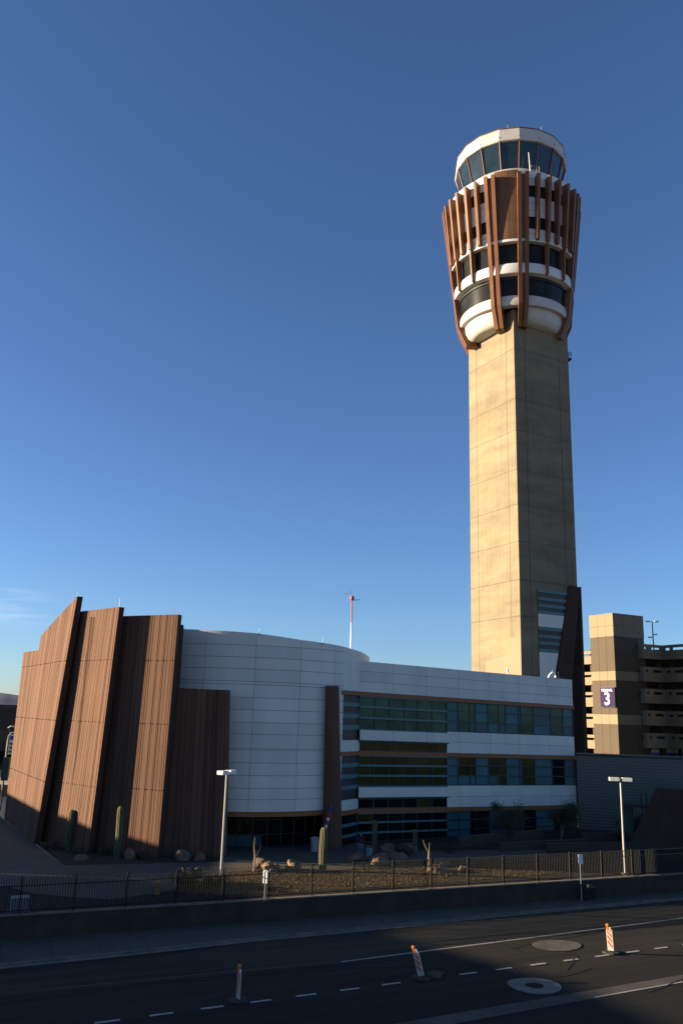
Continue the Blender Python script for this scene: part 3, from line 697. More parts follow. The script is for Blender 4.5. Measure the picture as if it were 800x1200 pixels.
for q in (0,):
    mb.hexa([tpt(-.3, 5.4, 0), tpt(-.3, 10.2, 0), tpt(3, 10.2, 0), tpt(3, 9.77, 0)], [tpt(-.3, 9.95, 28.53), tpt(-.3, 10.2, 28.53), tpt(3, 10.2, 28.53), tpt(3, 9.77, 28.53)])
mb.build('brown_fin_wall', M['brown_edge'], tower)

# head: round floors with fins. local frame centred on the axis, angle 0 towards the viewer side corner
hc = Vector((tc_.x, tc_.y, 0)) - Vector((.976, -.217, 0)) * .42
a_c = math.degrees(math.atan2(hc.x, hc.y)) + 3.3     # direction of the corner piers as seen from the axis
head = empty('head', (hc.x, hc.y, 0), -R(a_c)); head.parent = tower
def hp(ph, rr, z): return (rr * math.sin(R(ph)), -rr * math.cos(R(ph)), z)
def ring(name, prof, m_, a0=0, a1=360, n=72, closed=True, parent=head, smooth=True):
    mb = MB(); mb.lathe(prof, a0, a1, n, closed=closed, caps=True); return mb.build(name, M[m_], parent, smooth)
def band(name, r0, r1, z0, z1, m_, dep=.5, **k):
    return ring(name, [(r0, z0), (r1, z1), (r1 - dep, z1), (r0 - dep, z0)], m_, **k)
# cab
NS = 18
def poly_ring(mb, prof, n=NS, off=10, mi=0):
    base_ = len(mb.v); k = len(prof)
    for i in range(n):
        for rr, z in prof: mb.v.append(hp(off + 360 / n * i, rr, z))
    for i in range(n):
        for j in range(k - 1):
            i2 = (i + 1) % n
            mb.f.append((base_ + i * k + j, base_ + i2 * k + j, base_ + i2 * k + j + 1, base_ + i * k + j + 1)); mb.m.append(mi)
OFF = 13.3
mb = MB(); poly_ring(mb, [(7.75, 92.85), (8.42, 92.9), (8.5, 93.0), (8.3, 95.0), (8.1, 95.15), (0.01, 95.3)], off=OFF); mb.build('cab_roof', M['cream'], head)
mb = MB(); poly_ring(mb, [(8.31, 94.98), (8.38, 95.0), (8.36, 95.12), (8.2, 95.16)], off=OFF); mb.build('roof_edge', M['rust'], head)
mb = MB(); poly_ring(mb, [(7.2, 88.95), (8.15, 92.9)], off=OFF); mb.build('cab_window', M['cab_glass'], head)
ml = None
for i in range(NS):
    w_ = OFF + 20 * i
    if i == 0:
        mb = MB(); mb.tube([hp(OFF, 7.22, 88.7), hp(OFF, 8.27, 93.0), hp(OFF, 8.46, 93.6)], .085, 6); ml = mb.build('mullion', M['rust'], head); mo = ml
    else: mo = ml.copy(); col.objects.link(mo); mo.rotation_euler = (0, 0, R(20 * i))
ring('cab_sill', [(7.0, 87.6), (8.5, 87.3), (8.5, 87.6), (7.35, 88.9), (7.0, 89.0)], 'cream')
ring('cab_floor', [(6.9, 86.7), (9.35, 86.75), (9.35, 86.95), (6.9, 87.5)], 'cream')
# floors
def wr(z): return 9.0 + (z - 76) * .045
def wallband(name, z0, z1, m_, d=0, **k): return band(name, wr(z0) + d, wr(z1) + d, z0, z1, m_, **k)
wb = wallband('metal_wall', 84.6, 86.9, 'white_metal2')
wallband('window_band', 82.9, 84.6, 'band_glass', -.12)
wallband('metal_wall', 79.75, 82.9, 'white_metal2')
wallband('window_band', 78.0, 79.75, 'band_glass', -.12)
wallband('metal_wall', 76.5, 78.0, 'white_metal2')
for z in (85.7, 81.9, 80.8, 77.2): wallband('seam', z - .02, z + .02, 'seam', .008, dep=.1)
for z in (84.6, 82.9, 79.75, 78.0): wallband('window_trim', z - .05, z + .05, 'frame', .02, dep=.2)
ring('lower_ledge', [(8.3, 75.95), (9.12, 76.0), (9.12, 76.3), (9.0, 76.55), (8.3, 76.55)], 'white_metal2')
band('window_band', 8.35, 8.45, 72.8, 75.98, 'band_glass')
ring('white_ring', [(7.9, 71.2), (8.72, 71.35), (8.77, 71.5), (8.77, 72.5), (8.67, 72.85), (7.9, 72.85)], 'white_metal2')
band('window_band', 7.65, 7.95, 68.3, 71.25, 'band_glass')
ring('reveal_ring', [(7.5, 70.75), (8.08, 70.75), (8.08, 70.9), (7.5, 70.9)], 'frame')
ring('cream_ring', [(6.9, 66.85), (7.85, 66.85), (7.95, 67.05), (7.95, 67.8), (7.8, 68.35), (6.9, 68.35)], 'cream')
for q in (0, 90, 180, 270):
    ring('cream_bowl', [(3, 64.6), (6.3, 64.65), (6.75, 65.0), (7.15, 65.8), (7.25, 66.87), (3, 66.87)], 'cream', a0=q + 15.5, a1=q + 74.5, n=20)
# tan blinds behind part of the lower glass where the sun falls on the left
# pilaster infill panels between each pair of piers
for q in (0, 90, 180, 270):
    mb = MB(); mb.lathe([(9.12, 76.45), (9.72, 86.95), (9.0, 86.95), (8.6, 76.45)], q - 10, q + 10, 8, closed=True, caps=True)
    io = mb.build('infill_panel', M['rust_dark'], head, True)
    mb = MB()
    for z in (84.6, 82, 79.3): mb.lathe([(9.128 + (z - 76.45) * .0571, z), (9.128 + (z - 76.45) * .0571, z + .04)], q - 9, q + 9, 8)
    mb.lathe([(9.128, 76.5), (9.728, 86.9)], q + 1.5, q + 1.7, 1)
    mb.build('panel_joint', M['sign_edge'], io)
def radial_box(mb, ph, half, prof_out, prof_in, mi=0):
    """upright blade: half width in metres, outer and inner radius by height"""
    zs = [z for _, z in prof_out]
    s = Vector((math.cos(R(ph)), math.sin(R(ph)), 0)); d = Vector((math.sin(R(ph)), -math.cos(R(ph)), 0))
    for (ro0, z0), (ro1, z1), (ri0, y0), (ri1, y1) in zip(prof_out, prof_out[1:], prof_in, prof_in[1:]):
        b = [d * ro0 - s * half, d * ro0 + s * half, d * ri0 + s * half, d * ri0 - s * half]
        t = [d * ro1 - s * half, d * ro1 + s * half, d * ri1 + s * half, d * ri1 - s * half]
        mb.hexa([(q.x, q.y, z) for q, z in zip(b, (z0, z0, y0, y0))], [(q.x, q.y, z) for q, z in zip(t, (z1, z1, y1, y1))], mi)
# corner piers: two blades with a recessed web
mb = MB()
for sgn in (-1, 1):
    radial_box(mb, sgn * 3.0, .26, [(7.0, 64.0), (8.3, 66.9), (10.45, 86.2)], [(5.4, 63.9), (6.3, 67.6), (8.9, 86.2)])
radial_box(mb, 0, .42, [(6.8, 64.2), (8.0, 67.0), (10.12, 86.0)], [(5.5, 64.1), (6.4, 67.65), (8.9, 86.0)])
pier = None
for q in (0, 90, 180, 270):
    for sgn in (-1, 1):
        if pier is None: pier = mb.build('pier', M['rust'], head); o = pier
        else: o = pier.copy(); col.objects.link(o)
        o.rotation_euler = (0, 0, R(q + sgn * 13.3))
mb = MB(); radial_box(mb, 0, .21, [(9.65, 76.2), (10.55, 86.0)], [(8.9, 76.2), (9.3, 86.0)]); fs = mb
fin_s = None; fin_l = None
for q in (0, 90, 180, 270):
    for i, a in enumerate((25.6, 35.4, 45.2, 55, 64.8)):
        if i % 2 == 0:
            if fin_s is None: fin_s = fs.build('fin', M['rust'], head); o = fin_s
            else: o = fin_s.copy(); col.objects.link(o)
        elif fin_l is None:
            mb = MB(); radial_box(mb, 0, .21, [(9.65, 76.2), (10.55, 86.0)], [(8.9, 76.2), (9.3, 86.0)])
            radial_box(mb, 0, .12, [(9.12, 71.3), (9.5, 76.2)], [(8.5, 71.3), (8.6, 76.2)])
            fin_l = mb.build('fin', M['rust'], head); o = fin_l
        else: o = fin_l.copy(); col.objects.link(o)
        o.rotation_euler = (0, 0, R(q + a))
# roof fittings, catwalk gate and downlights on the head
mb = MB()
for ph, rr, h in ((2, 8.0, .7), (-32, 8.0, .35), (38, 8.1, .8)): mb.tube([hp(ph, rr, 95.0), hp(ph, rr, 95.1 + h)], .03, 6)
mb.tube([hp(38, 8.1, 95.8), hp(41, 8.3, 96.0)], .03, 6); mb.build('roof_antenna', M['galv'], head)
mb = MB()
for k in range(4): mb.tube([hp(23 + k * 2.5, 8.9, 86.9), hp(23 + k * 2.5, 8.9, 88.3)], .03, 5)
for z in (87.6, 88.3): mb.tube([hp(23 + k * 2.5, 8.9, z) for k in range(4)], .03, 5)
mb.build('catwalk_rail', M['galv'], head)
mb = MB(); mb.tube([hp(22, 8.9, 86.9), hp(21.5, 8.6, 90.6)], [.1, .07], 8); mb.build('vent_pipe', M['cream'], head)
# work platform hung on the shaded face of the tower
gp = tpt(1.0, WR_ + .2, 61.7)
o = empty('work_platform', gp); tag(o, 'small dark work platform with railing hung high on the right edge of the tower', 'platform')
o.rotation_euler = (0, 0, math.atan2(TR_.y, TR_.x) - .15)
mb = MB(); mb.box(-.2, .95, -.45, .45, -.05, .25); mb.build('deck', M['iron'], o)
mb = MB()
for z in (.75, 1.1): mb.box(-.2, .95, -.44, -.4, z, z + .05); mb.box(.9, .95, -.45, .45, z, z + .05)
for x in (-.2, .4, .9): mb.box(x, x + .05, -.44, -.4, .2, 1.15)
mb.build('railing', M['iron'], o)
mb = MB(); mb.tube([(.5, 0, .25), (.5, 0, 1.0), (.5, 0, 1.5), (.52, 0, 1.9)], [.16, .2, .17, .06], 8); mb.build('hoist_motor', M['sign_edge'], o)
mb = MB()
for x, zz in ((.75, 2), (.2, 2)): mb.tube([(x, .1, -44), (x, .1, 14)], .012, 4)
mb.build('hanging_cable', M['iron'], o)

# ------------------------------------------------------------------ parking garage with stair tower
gar = empty('parking_garage', (0, 0, 0)); tag(gar, 'tan multi level parking garage with striped square stair tower', 'garage')
GN = Vector((40.09, 121.56, 0)); GL = Vector((-.459, .888, 0)); GR = Vector((.888, .459, 0))
def gpt(l, r_, z): q = GN + GL * l + GR * r_; return (q.x, q.y, z)
st = None
for i, (z0, z1, m_) in enumerate(((0, 10.84, 't3_dark'), (10.84, 12.19, 't3_light'), (12.19, 17.03, 't3_dark'), (17.03, 18.31, 't3_light'), (18.31, 23.34, 't3_dark'), (23.34, 24.88, 't3_light'), (24.91, 26.7, 't3_light'))):
    mb = MB(); e = .0 if m_ == 't3_dark' else .04
    mb.hexa([gpt(-e, -e, z0), gpt(-e, 6.1 + e, z0), gpt(4.7 + e, 6.1 + e, z0), gpt(4.7 + e, -e, z0)], [gpt(-e, -e, z1), gpt(-e, 6.1 + e, z1), gpt(4.7 + e, 6.1 + e, z1), gpt(4.7 + e, -e, z1)])
    mb.build('stair_tower_course', M[m_], gar)
mb = MB()
for l in (1.55, 3.1):
    a, b = gpt(l - .02, -.044, 0), gpt(l + .02, -.044, 0); mb.add([b, a, (a[0], a[1], 26.6), (b[0], b[1], 26.6)], [(0, 1, 2, 3)])
for r_ in (2, 4):
    a, b = gpt(-.044, r_ - .02, 0), gpt(-.044, r_ + .02, 0); mb.add([a, b, (b[0], b[1], 26.6), (a[0], a[1], 26.6)], [(0, 1, 2, 3)])
mb.build('panel_joint', M['t3_in'], gar)
mb = MB(); mb.hexa([gpt(-.05, 4.7, 21.9), gpt(-.05, 5.9, 21.9), gpt(.1, 5.9, 21.9), gpt(.1, 4.7, 21.9)], [gpt(-.05, 4.7, 23.2), gpt(-.05, 5.9, 23.2), gpt(.1, 5.9, 23.2), gpt(.1, 4.7, 23.2)]); mb.build('louvre', M['sign_edge'], gar)
mb = MB(); mb.hexa([gpt(-.06, 4.9, 24.0), gpt(-.06, 5.2, 24.0), gpt(.1, 5.2, 24.0), gpt(.1, 4.9, 24.0)], [gpt(-.06, 4.9, 24.2), gpt(-.06, 5.2, 24.2), gpt(.1, 5.2, 24.2), gpt(.1, 4.9, 24.2)]); mb.build('scupper', M['sign_edge'], gar)
LVL = [(7.68, 9.75), (10.81, 12.9), (13.94, 16.0), (17.05, 19.15), (20.34, 22.45)]
def parapet(path, z0, z1, slots, th=.25):
    """parapet wall along a path with open slots [(s0, s1)] in metres"""
    mb = MB(); zc = z1 - .78; zd = z1 - .42
    cum = [0]
    for a, b in zip(path, path[1:]): cum.append(cum[-1] + (Vector(b) - Vector(a)).length)
    def at(s):
        for i in range(len(path) - 1):
            if s <= cum[i + 1] + 1e-6:
                a, b = Vector(path[i]), Vector(path[i + 1]); q = a.lerp(b, (s - cum[i]) / (cum[i + 1] - cum[i])); d = (b - a).normalized(); return q, Vector((-d.y, d.x))
        return Vector(path[-1]), Vector((-d.y, d.x))
    cuts = sorted(set(cum + [q for s in slots for q in s if q < cum[-1]]))
    for s0, s1 in zip(cuts, cuts[1:]):
        (a, na), (b, nb) = at(s0 + 1e-5), at(s1 - 1e-5); mid = (s0 + s1) / 2
        op = any(x <= mid <= y for x, y in slots)
        for za, zb in (((z0, zc), (zd, z1)) if op else ((z0, z1),)):
            mb.hexa([(a.x, a.y, za), (b.x, b.y, za), (b.x + nb.x * th, b.y + nb.y * th, za), (a.x + na.x * th, a.y + na.y * th, za)],
                    [(a.x, a.y, zb), (b.x, b.y, zb), (b.x + nb.x * th, b.y + nb.y * th, zb), (a.x + na.x * th, a.y + na.y * th, zb)])
    return mb
def g2(l, r_): q = GN + GL * l + GR * r_; return (q.x, q.y)
# right wing: bulges out of the stair tower, meets a concave corner, returns towards the viewer
corner = []
for k in range(6):
    w_ = R(15 * k); corner.append(g2(-1.2 + 1.9 * math.cos(w_) * 0 - 1.3 * math.sin(w_) + .9, 5.3 - 1.0 * math.cos(w_) + .6))
corner = [g2(.6, 4.55), g2(-.3, 4.6), g2(-.75, 4.85), g2(-.95, 5.3), g2(-1.0, 5.9)]
P1 = g2(-1.0, 8.7); P2 = g2(-16, 8.7)
for z0, z1 in LVL:
    path = corner + [P1, P2]
    mb = parapet(path, z0, z1, [(.5, .9), (1.75, 2.15), (3.1, 4.9), (5.75, 6.6), (7.1, 9.5), (10.2, 13), (13.8, 17), (17.6, 20)])
    mb.build('deck_parapet', M['t3_light'], gar)
    mb = MB(); zs = z0 + .35
    pts = [corner[0], corner[3], P1, P2, g2(-16, 60), g2(40, 60), g2(40, 4.55)]
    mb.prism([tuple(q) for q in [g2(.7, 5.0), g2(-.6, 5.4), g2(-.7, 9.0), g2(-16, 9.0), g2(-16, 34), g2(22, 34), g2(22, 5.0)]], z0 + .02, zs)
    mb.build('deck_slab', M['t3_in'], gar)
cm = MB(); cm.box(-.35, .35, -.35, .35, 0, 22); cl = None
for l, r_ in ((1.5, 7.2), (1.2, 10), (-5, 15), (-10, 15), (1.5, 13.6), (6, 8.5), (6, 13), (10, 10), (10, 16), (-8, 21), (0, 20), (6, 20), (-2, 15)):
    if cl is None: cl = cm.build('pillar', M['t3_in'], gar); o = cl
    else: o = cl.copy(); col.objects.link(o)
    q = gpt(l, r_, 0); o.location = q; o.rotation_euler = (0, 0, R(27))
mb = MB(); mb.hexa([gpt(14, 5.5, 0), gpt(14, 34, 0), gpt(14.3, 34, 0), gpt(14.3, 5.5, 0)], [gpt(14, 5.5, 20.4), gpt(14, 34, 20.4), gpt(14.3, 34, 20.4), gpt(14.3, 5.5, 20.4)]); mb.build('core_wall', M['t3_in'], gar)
# left wing: decks lit by the sun behind the stair tower
LL = [(7.25, 9.22), (10.26, 12.25), (13.3, 15.42), (16.48, 18.41), (19.59, 21.53)]
for z0, z1 in LL:
    Q0 = g2(4.6, -1.2 + 2.2); path = [g2(30, 1.1), g2(4.4, 1.1)]
    mb = parapet([path[0], path[1]], z0, z1, [(.8 + 4.2 * k, 3.6 + 4.2 * k) for k in range(6)])
    mb.build('deck_parapet', M['t3_light'], gar)
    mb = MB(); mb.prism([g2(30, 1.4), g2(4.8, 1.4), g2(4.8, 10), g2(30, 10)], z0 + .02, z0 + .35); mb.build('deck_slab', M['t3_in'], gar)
for l in (6.5, 12, 18, 24):
    o = cl.copy(); col.objects.link(o); o.location = gpt(l, 2.2, 0)
# sign on the stair tower
def text_mesh(body, size, ext=.01, bold=0.0):
    cu = bpy.data.curves.new('lettering', 'FONT'); cu.body = body; cu.size = size; cu.extrude = ext; cu.offset = bold
    cu.align_x = 'CENTER'; cu.align_y = 'CENTER'; t = bpy.data.objects.new('lettering', cu); col.objects.link(t)
    dg = bpy.context.evaluated_depsgraph_get(); dg.update()
    me = bpy.data.meshes.new_from_object(t.evaluated_get(dg)); bpy.data.objects.remove(t); bpy.data.curves.remove(cu); return me
sg = empty('terminal_sign', gpt(1.45, -.35, 14.6)); tag(sg, 'purple square sign reading TERMINAL 3 on the striped stair tower', 'sign')
sg.rotation_euler = (0, 0, math.atan2(-GL.y, -GL.x))      # local +x runs to the viewer's right along the face
mb = MB(); mb.box(-1.4, 1.4, 0, .3, -1.42, 1.42); mb.build('sign_box', M['sign_edge'], sg)
mb = MB(); mb.box(-1.36, 1.36, -.02, -.002, -1.38, 1.38); mb.build('sign_face', M['purple'], sg)
for body, size, z, b_ in (('3', 2.5, -.3, .03), ('TERMINAL', .46, .98, .012)):
    me = text_mesh(body, size, .012, b_); me.materials.append(M['white']); o = bpy.data.objects.new('lettering', me); col.objects.link(o); o.parent = sg
    o.location = (0, -.035, z); o.rotation_euler = (R(90), 0, 0)
# lamp post on the garage roof
o = empty('roof_lamp', (47.6, 126.2, 20.6)); tag(o, 'pale lamp post with four heads on the garage roof', 'lamp')
mb = MB(); mb.tube([(0, 0, 0), (0, 0, 5.5)], [.12, .09], 8); mb.build('pole', M['galv'], o, True)
for dx, dy, z in ((-.65, 0, 5.45), (.65, 0, 5.45), (-.45, 0, 3.05), (.3, .1, 3.5)):
    mb = MB(); mb.box(dx - .3, dx + .3, -.2, .2, z, z + .2); mb.box(min(0, dx), max(0, dx), -.04, .04, z + .06, z + .12); mb.build('lamp_head', M['lamp'], o)
# vehicles seen under the lowest deck
def van(loc, rz, label):
    o = empty('parked_van', loc, rz); tag(o, label, 'van', 'vans under the garage')
    mb = MB(); mb.prism([(-2.6, -1), (2.3, -1), (2.6, -.7), (2.6, .7), (2.3, 1), (-2.6, 1)], .45, 1.2); mb.prism([(-2.55, -.95), (1.6, -.95), (1.6, .95), (-2.55, .95)], 1.75, 2.3); mb.build('body', M['white'], o)
    mb = MB(); mb.prism([(-2.55, -.97), (2.0, -.97), (2.0, .97), (-2.55, .97)], 1.2, 1.75); mb.build('window', M['bus_blue'], o)
    for x in (-1.7, 1.6):
        for y in (-.95, .95):
            mb = MB(); mb.tube([(x, y - .1, .38), (x, y + .1, .38)], .38, 14); mb.build('wheel', M['rubber'], o)
van(gpt(2.5, 9.4, 5.2), R(27), 'white van with blue band parked under the lowest deck nearest the stair tower')
van(gpt(2.2, 15.4, 5.2), R(27), 'white van with blue band parked under the lowest deck at right edge')
def car(loc, rz, m_, label):
    o = empty('parked_car', loc, rz); tag(o, label, 'car', 'cars parked on the garage decks')
    mb = MB(); mb.prism([(-2.1, -.85), (2.0, -.85), (2.15, -.6), (2.15, .6), (2.0, .85), (-2.1, .85)], .3, .85)
    mb.hexa([(-1.5, -.78, 1.3), (.5, -.78, 1.3), (.5, .78, 1.3), (-1.5, .78, 1.3)], [(-1.2, -.68, 1.42), (.2, -.68, 1.42), (.2, .68, 1.42), (-1.2, .68, 1.42)]); mb.build('body', M[m_], o)
    mb = MB(); mb.hexa([(-1.9, -.8, .85), (1.1, -.8, .85), (1.1, .8, .85), (-1.9, .8, .85)], [(-1.5, -.74, 1.3), (.5, -.74, 1.3), (.5, .74, 1.3), (-1.5, .74, 1.3)]); mb.build('window', M['dark_glass'], o)
    for x in (-1.35, 1.35):
        for y in (-.8, .8):
            mb = MB(); mb.tube([(x, y - .09, .31), (x, y + .09, .31)], .31, 14); mb.build('wheel', M['rubber'], o)
car(gpt(1.6, 9.3, 14.29), R(117), 'red', 'red car on the middle garage deck behind the concave corner')
car(gpt(1.2, 10.6, 11.16), R(117), 'white', 'white car on the second lowest garage deck behind the concave corner')
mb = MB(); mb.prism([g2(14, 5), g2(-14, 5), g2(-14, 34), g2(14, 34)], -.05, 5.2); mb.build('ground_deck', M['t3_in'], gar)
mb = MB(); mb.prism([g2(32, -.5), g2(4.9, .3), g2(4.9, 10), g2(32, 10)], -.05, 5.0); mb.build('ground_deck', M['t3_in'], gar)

# ------------------------------------------------------------------ corrugated screen wall and brown angled wall
cw = empty('corrugated_wall', (25.9, 92.6, 0)); tag(cw, 'blue grey corrugated steel wall right of the banded wing', 'wall')
ca = math.atan2(-3.3, 12.3); cw.rotation_euler = (0, 0, ca)
mb = MB(); V = []; nz = 78; pitch = .3; prof = []
for i in range(int(7.75 / pitch)):
    z = i * pitch; prof += [(0, z), (0, z + pitch * .45), (-.09, z + pitch * .55), (-.09, z + pitch * .92)]
for i, (y, z) in enumerate(prof):
    mb.v += [(0, y, z), (34, y, z)]
for i in range(len(prof) - 1): mb.f.append((2 * i, 2 * i + 1, 2 * i + 3, 2 * i + 2)); mb.m.append(0)
mb.build('corrugated_sheet', M['corr'], cw)
mb = MB(); mb.box(0, 34, .01, .4, 0, 7.68); mb.build('wall_core', M['frame'], cw)
mb = MB(); mb.box(-.02, 34, -.12, .45, 7.68, 7.8); mb.build('cap_flashing', M['corr'], cw)
bw = empty('angled_wall', (0, 0, 0)); tag(bw, 'dark brown wall with slanted left edge in front of the corrugated steel wall', 'wall')
bx = Vector((.975, -.22, 0)); bo = Vector((27.6, 80.2, 0))
def bq(x, y, z): q = bo + bx * x + Vector((.22, .975, 0)) * y; return (q.x, q.y, z)
mb = MB(); mb.hexa([bq(-.8, 0, 0), bq(16, 0, 0), bq(16, .5, 0), bq(-.8, .5, 0)], [bq(2.05, 0, 5.3), bq(16, 0, 5.25), bq(16, .5, 5.25), bq(2.05, .5, 5.3)])
mb.build('wall_body', M['brown_edge'], bw)
mb = MB()
for x in (2.6, 3.5, 4.1, 5.3, 6.2): mb.hexa([bq(x - .9, -.03, 0), bq(x - .84, -.03, 0), bq(x - .84, .0, 0), bq(x - .9, .0, 0)], [bq(x, -.03, 5.2), bq(x + .06, -.03, 5.2), bq(x + .06, 0, 5.2), bq(x, 0, 5.2)])
mb.build('rib', M['low_wall'], bw)
cn_ = empty('entry_canopy', (0, 0, 0)); tag(cn_, 'thin dark brown canopy on posts over a doorway left of the slanted wall', 'canopy')
mb = MB(); mb.hexa([bq(-1.1, .8, 3.55), bq(1.6, .8, 3.35), bq(1.6, 3.5, 3.35), bq(-1.1, 3.5, 3.55)], [bq(-1.1, .8, 3.85), bq(1.6, .8, 3.65), bq(1.6, 3.5, 3.65), bq(-1.1, 3.5, 3.85)]); mb.build('roof_slab', M['low_wall'], cn_)
for x in (.75, 1.2):
    mb = MB(); a = bq(x, 1.0, 0); mb.tube([a, (a[0], a[1], 4.7)], .07, 8); mb.build('post', M['frame'], cn_)
mb = MB(); mb.hexa([bq(-1.0, 3.0, 0), bq(.2, 3.0, 0), bq(.2, 3.2, 0), bq(-1.0, 3.2, 0)], [bq(-1.0, 3.0, 3.5), bq(.2, 3.0, 3.45), bq(.2, 3.2, 3.45), bq(-1.0, 3.2, 3.5)]); mb.build('door', M['teal2'], cn_)
# low planter walls
def low_wall(a, b, h, label, th=.35):
    a, b = Vector(a), Vector(b); d = (b - a).normalized(); n = Vector((-d.y, d.x)) * th
    o = empty('planter_wall', (a.x, a.y, 0)); tag(o, label, 'wall', 'low planter walls')
    q = [Vector((0, 0)), b - a, b - a + n, n]
    mb = MB(); mb.hexa([(v.x, v.y, 0) for v in q], [(v.x, v.y, h) for v in q]); mb.build('wall_body', M['low_wall'], o)
    e = d * .03; q = [-e - n * .1, b - a + e - n * .1, b - a + e + n * 1.1, -e + n * 1.1]
    mb = MB(); mb.hexa([(v.x, v.y, h) for v in q], [(v.x, v.y, h + .08) for v in q]); mb.build('coping', M['low_wall'], o)
low_wall((11.2, 77.5), (20.2, 84.3), .85, 'low brown planter wall nearest the dark windows, rising to the right')
low_wall((14.5, 76.2), (23.6, 80.6), .6, 'low brown planter wall in the middle of the terrace steps')
low_wall((18.6, 76.6), (31, 80.2), .62, 'low brown planter wall nearest the gravel bed')
low_wall((23.4, 82.6), (31, 84.6), .85, 'low brown planter wall in front of the corrugated steel')

# ------------------------------------------------------------------ plants, rocks
def saguaro(loc, h, rr, label):
    o = empty('saguaro_cactus', loc); tag(o, label, 'cactus', 'columnar saguaro cacti')
    mb = MB(); n = 28; prof = [(rr * .82, -.05), (rr * .9, h * .1), (rr, h * .45), (rr * .97, h * .8), (rr * .85, h * .92), (rr * .55, h * .98), (rr * .1, h)]
    b_ = 0; k = len(prof)
    for i in range(n):
        w_ = 2 * math.pi * i / n; f = 1.0 if i % 2 else .82
        for r_, z in prof: mb.v.append((r_ * f * math.cos(w_) + .03 * math.sin(z * 2 + h), r_ * f * math.sin(w_), z))
    for i in range(n):
        for j in range(k - 1): mb.f.append((i * k + j, ((i + 1) % n) * k + j, ((i + 1) % n) * k + j + 1, i * k + j + 1)); mb.m.append(0)
    mb.build('stem', M['cactus'], o)
    mb = MB()
    for i in range(1, n, 2):
        w_ = 2 * math.pi * i / n
        mb.tube([(r_ * 1.01 * math.cos(w_) + .03 * math.sin(z * 2 + h), r_ * 1.01 * math.sin(w_), z) for r_, z in prof[:-1]], .012, 3)
    mb.build('spine_rib', M['cactus_sp'], o)
saguaro((-21.05, 71.05, 0), 3.0, .27, 'dark saguaro in front of the second brown panel, its tip at the edge of sunlight')
saguaro((-16.32, 67.77, 0), 3.75, .24, 'slim saguaro with sunlit left edge before the shaded strip of the third panel')
saguaro((-.61, 64.6, .02), 3.0, .3, 'sunlit saguaro in the gravel bed in front of the tapered column')
saguaro((3.6, 74.6, 0), 2.5, .2, 'small dark saguaro in the shade beneath the left windows of the banded wing')
saguaro((7.1, 75.6, 0), 1.7, .18, 'shortest dark saguaro in the shade beneath the middle windows of the banded wing')
def boulder(loc, s, seed, label):
    rr = random.Random(seed); import bmesh as _b
    bm = _b.new(); _b.ops.create_icosphere(bm, subdivisions=3, radius=1)
    off_ = Vector((rr.uniform(0, 50), rr.uniform(0, 50), 0))
    for v in bm.verts:
        n_ = noise.fractal(v.co * .9 + off_, 1, 2, 4) * .35 + noise.cell(v.co * 1.6 + off_) * .12
        v.co = v.co * (1 + n_); v.co.x *= s[0]; v.co.y *= s[1]; v.co.z = max(v.co.z, -.35) * s[2]
    me = bpy.data.meshes.new('boulder'); bm.to_mesh(me); bm.free(); me.materials.append(M['rock'])
    o = bpy.data.objects.new('boulder', me); col.objects.link(o); o.location = (loc[0], loc[1], .3 * s[2]); o.rotation_euler = (0, 0, rr.uniform(0, 6))
    tag(o, label, 'boulder', 'desert boulders')
boulder((-11.27, 67.7), (.62, .6, .6), 1, 'larger of two pale boulders at the foot of the shorter brown panel')
boulder((-10.0, 67.6), (.45, .4, .42), 2, 'smaller of two pale boulders at the foot of the shorter brown panel')
boulder((-5.1, 64.6), (.62, .5, .6), 3, 'shaded boulder beside the dry stalk, leftmost in the gravel bed')
boulder((-4.3, 64.0), (.7, .5, .5), 4, 'sunlit brown boulder between two others in the gravel bed')
boulder((-2.7, 64.5), (.72, .55, .58), 5, 'sunlit rounded boulder right of the dry stalk, left of the tall cactus')
boulder((2.0, 68.8), (.75, .6, .55), 6, 'dark boulder left of two in the shade right of the sunlit cactus')
boulder((3.7, 68.0), (.8, .6, .6), 7, 'dark boulder with its top catching light right of the sunlit cactus')
boulder((5.0, 69.4), (.85, .6, .55), 8, 'broad dark boulder near the path under the left windows')
boulder((7.9, 65.6), (.8, .5, .42), 9, 'bright sunlit pale boulder behind the fence right of the forked stalk')
boulder((9.9, 66.5), (.38, .3, .28), 10, 'small sunlit pale boulder right of the bright large one')
boulder((4.6, 73.2), (.9, .7, .6), 11, 'dark boulder at the planting under the left windows nearest the column')
boulder((6.4, 74.2), (.8, .6, .5), 12, 'dark boulder at the planting under the middle windows')
boulder((8.4, 67.9), (.8, .5, .5), 13, 'dark shaded boulder behind the bright sunlit one')
boulder((-15.2, 67.4), (.4, .5, .55), 14, 'upright dark stone at the foot of the slim saguaro')
boulder((-18.6, 66.4), (.55, .5, .35), 15, 'flat dark stone in the bed below the second brown panel')
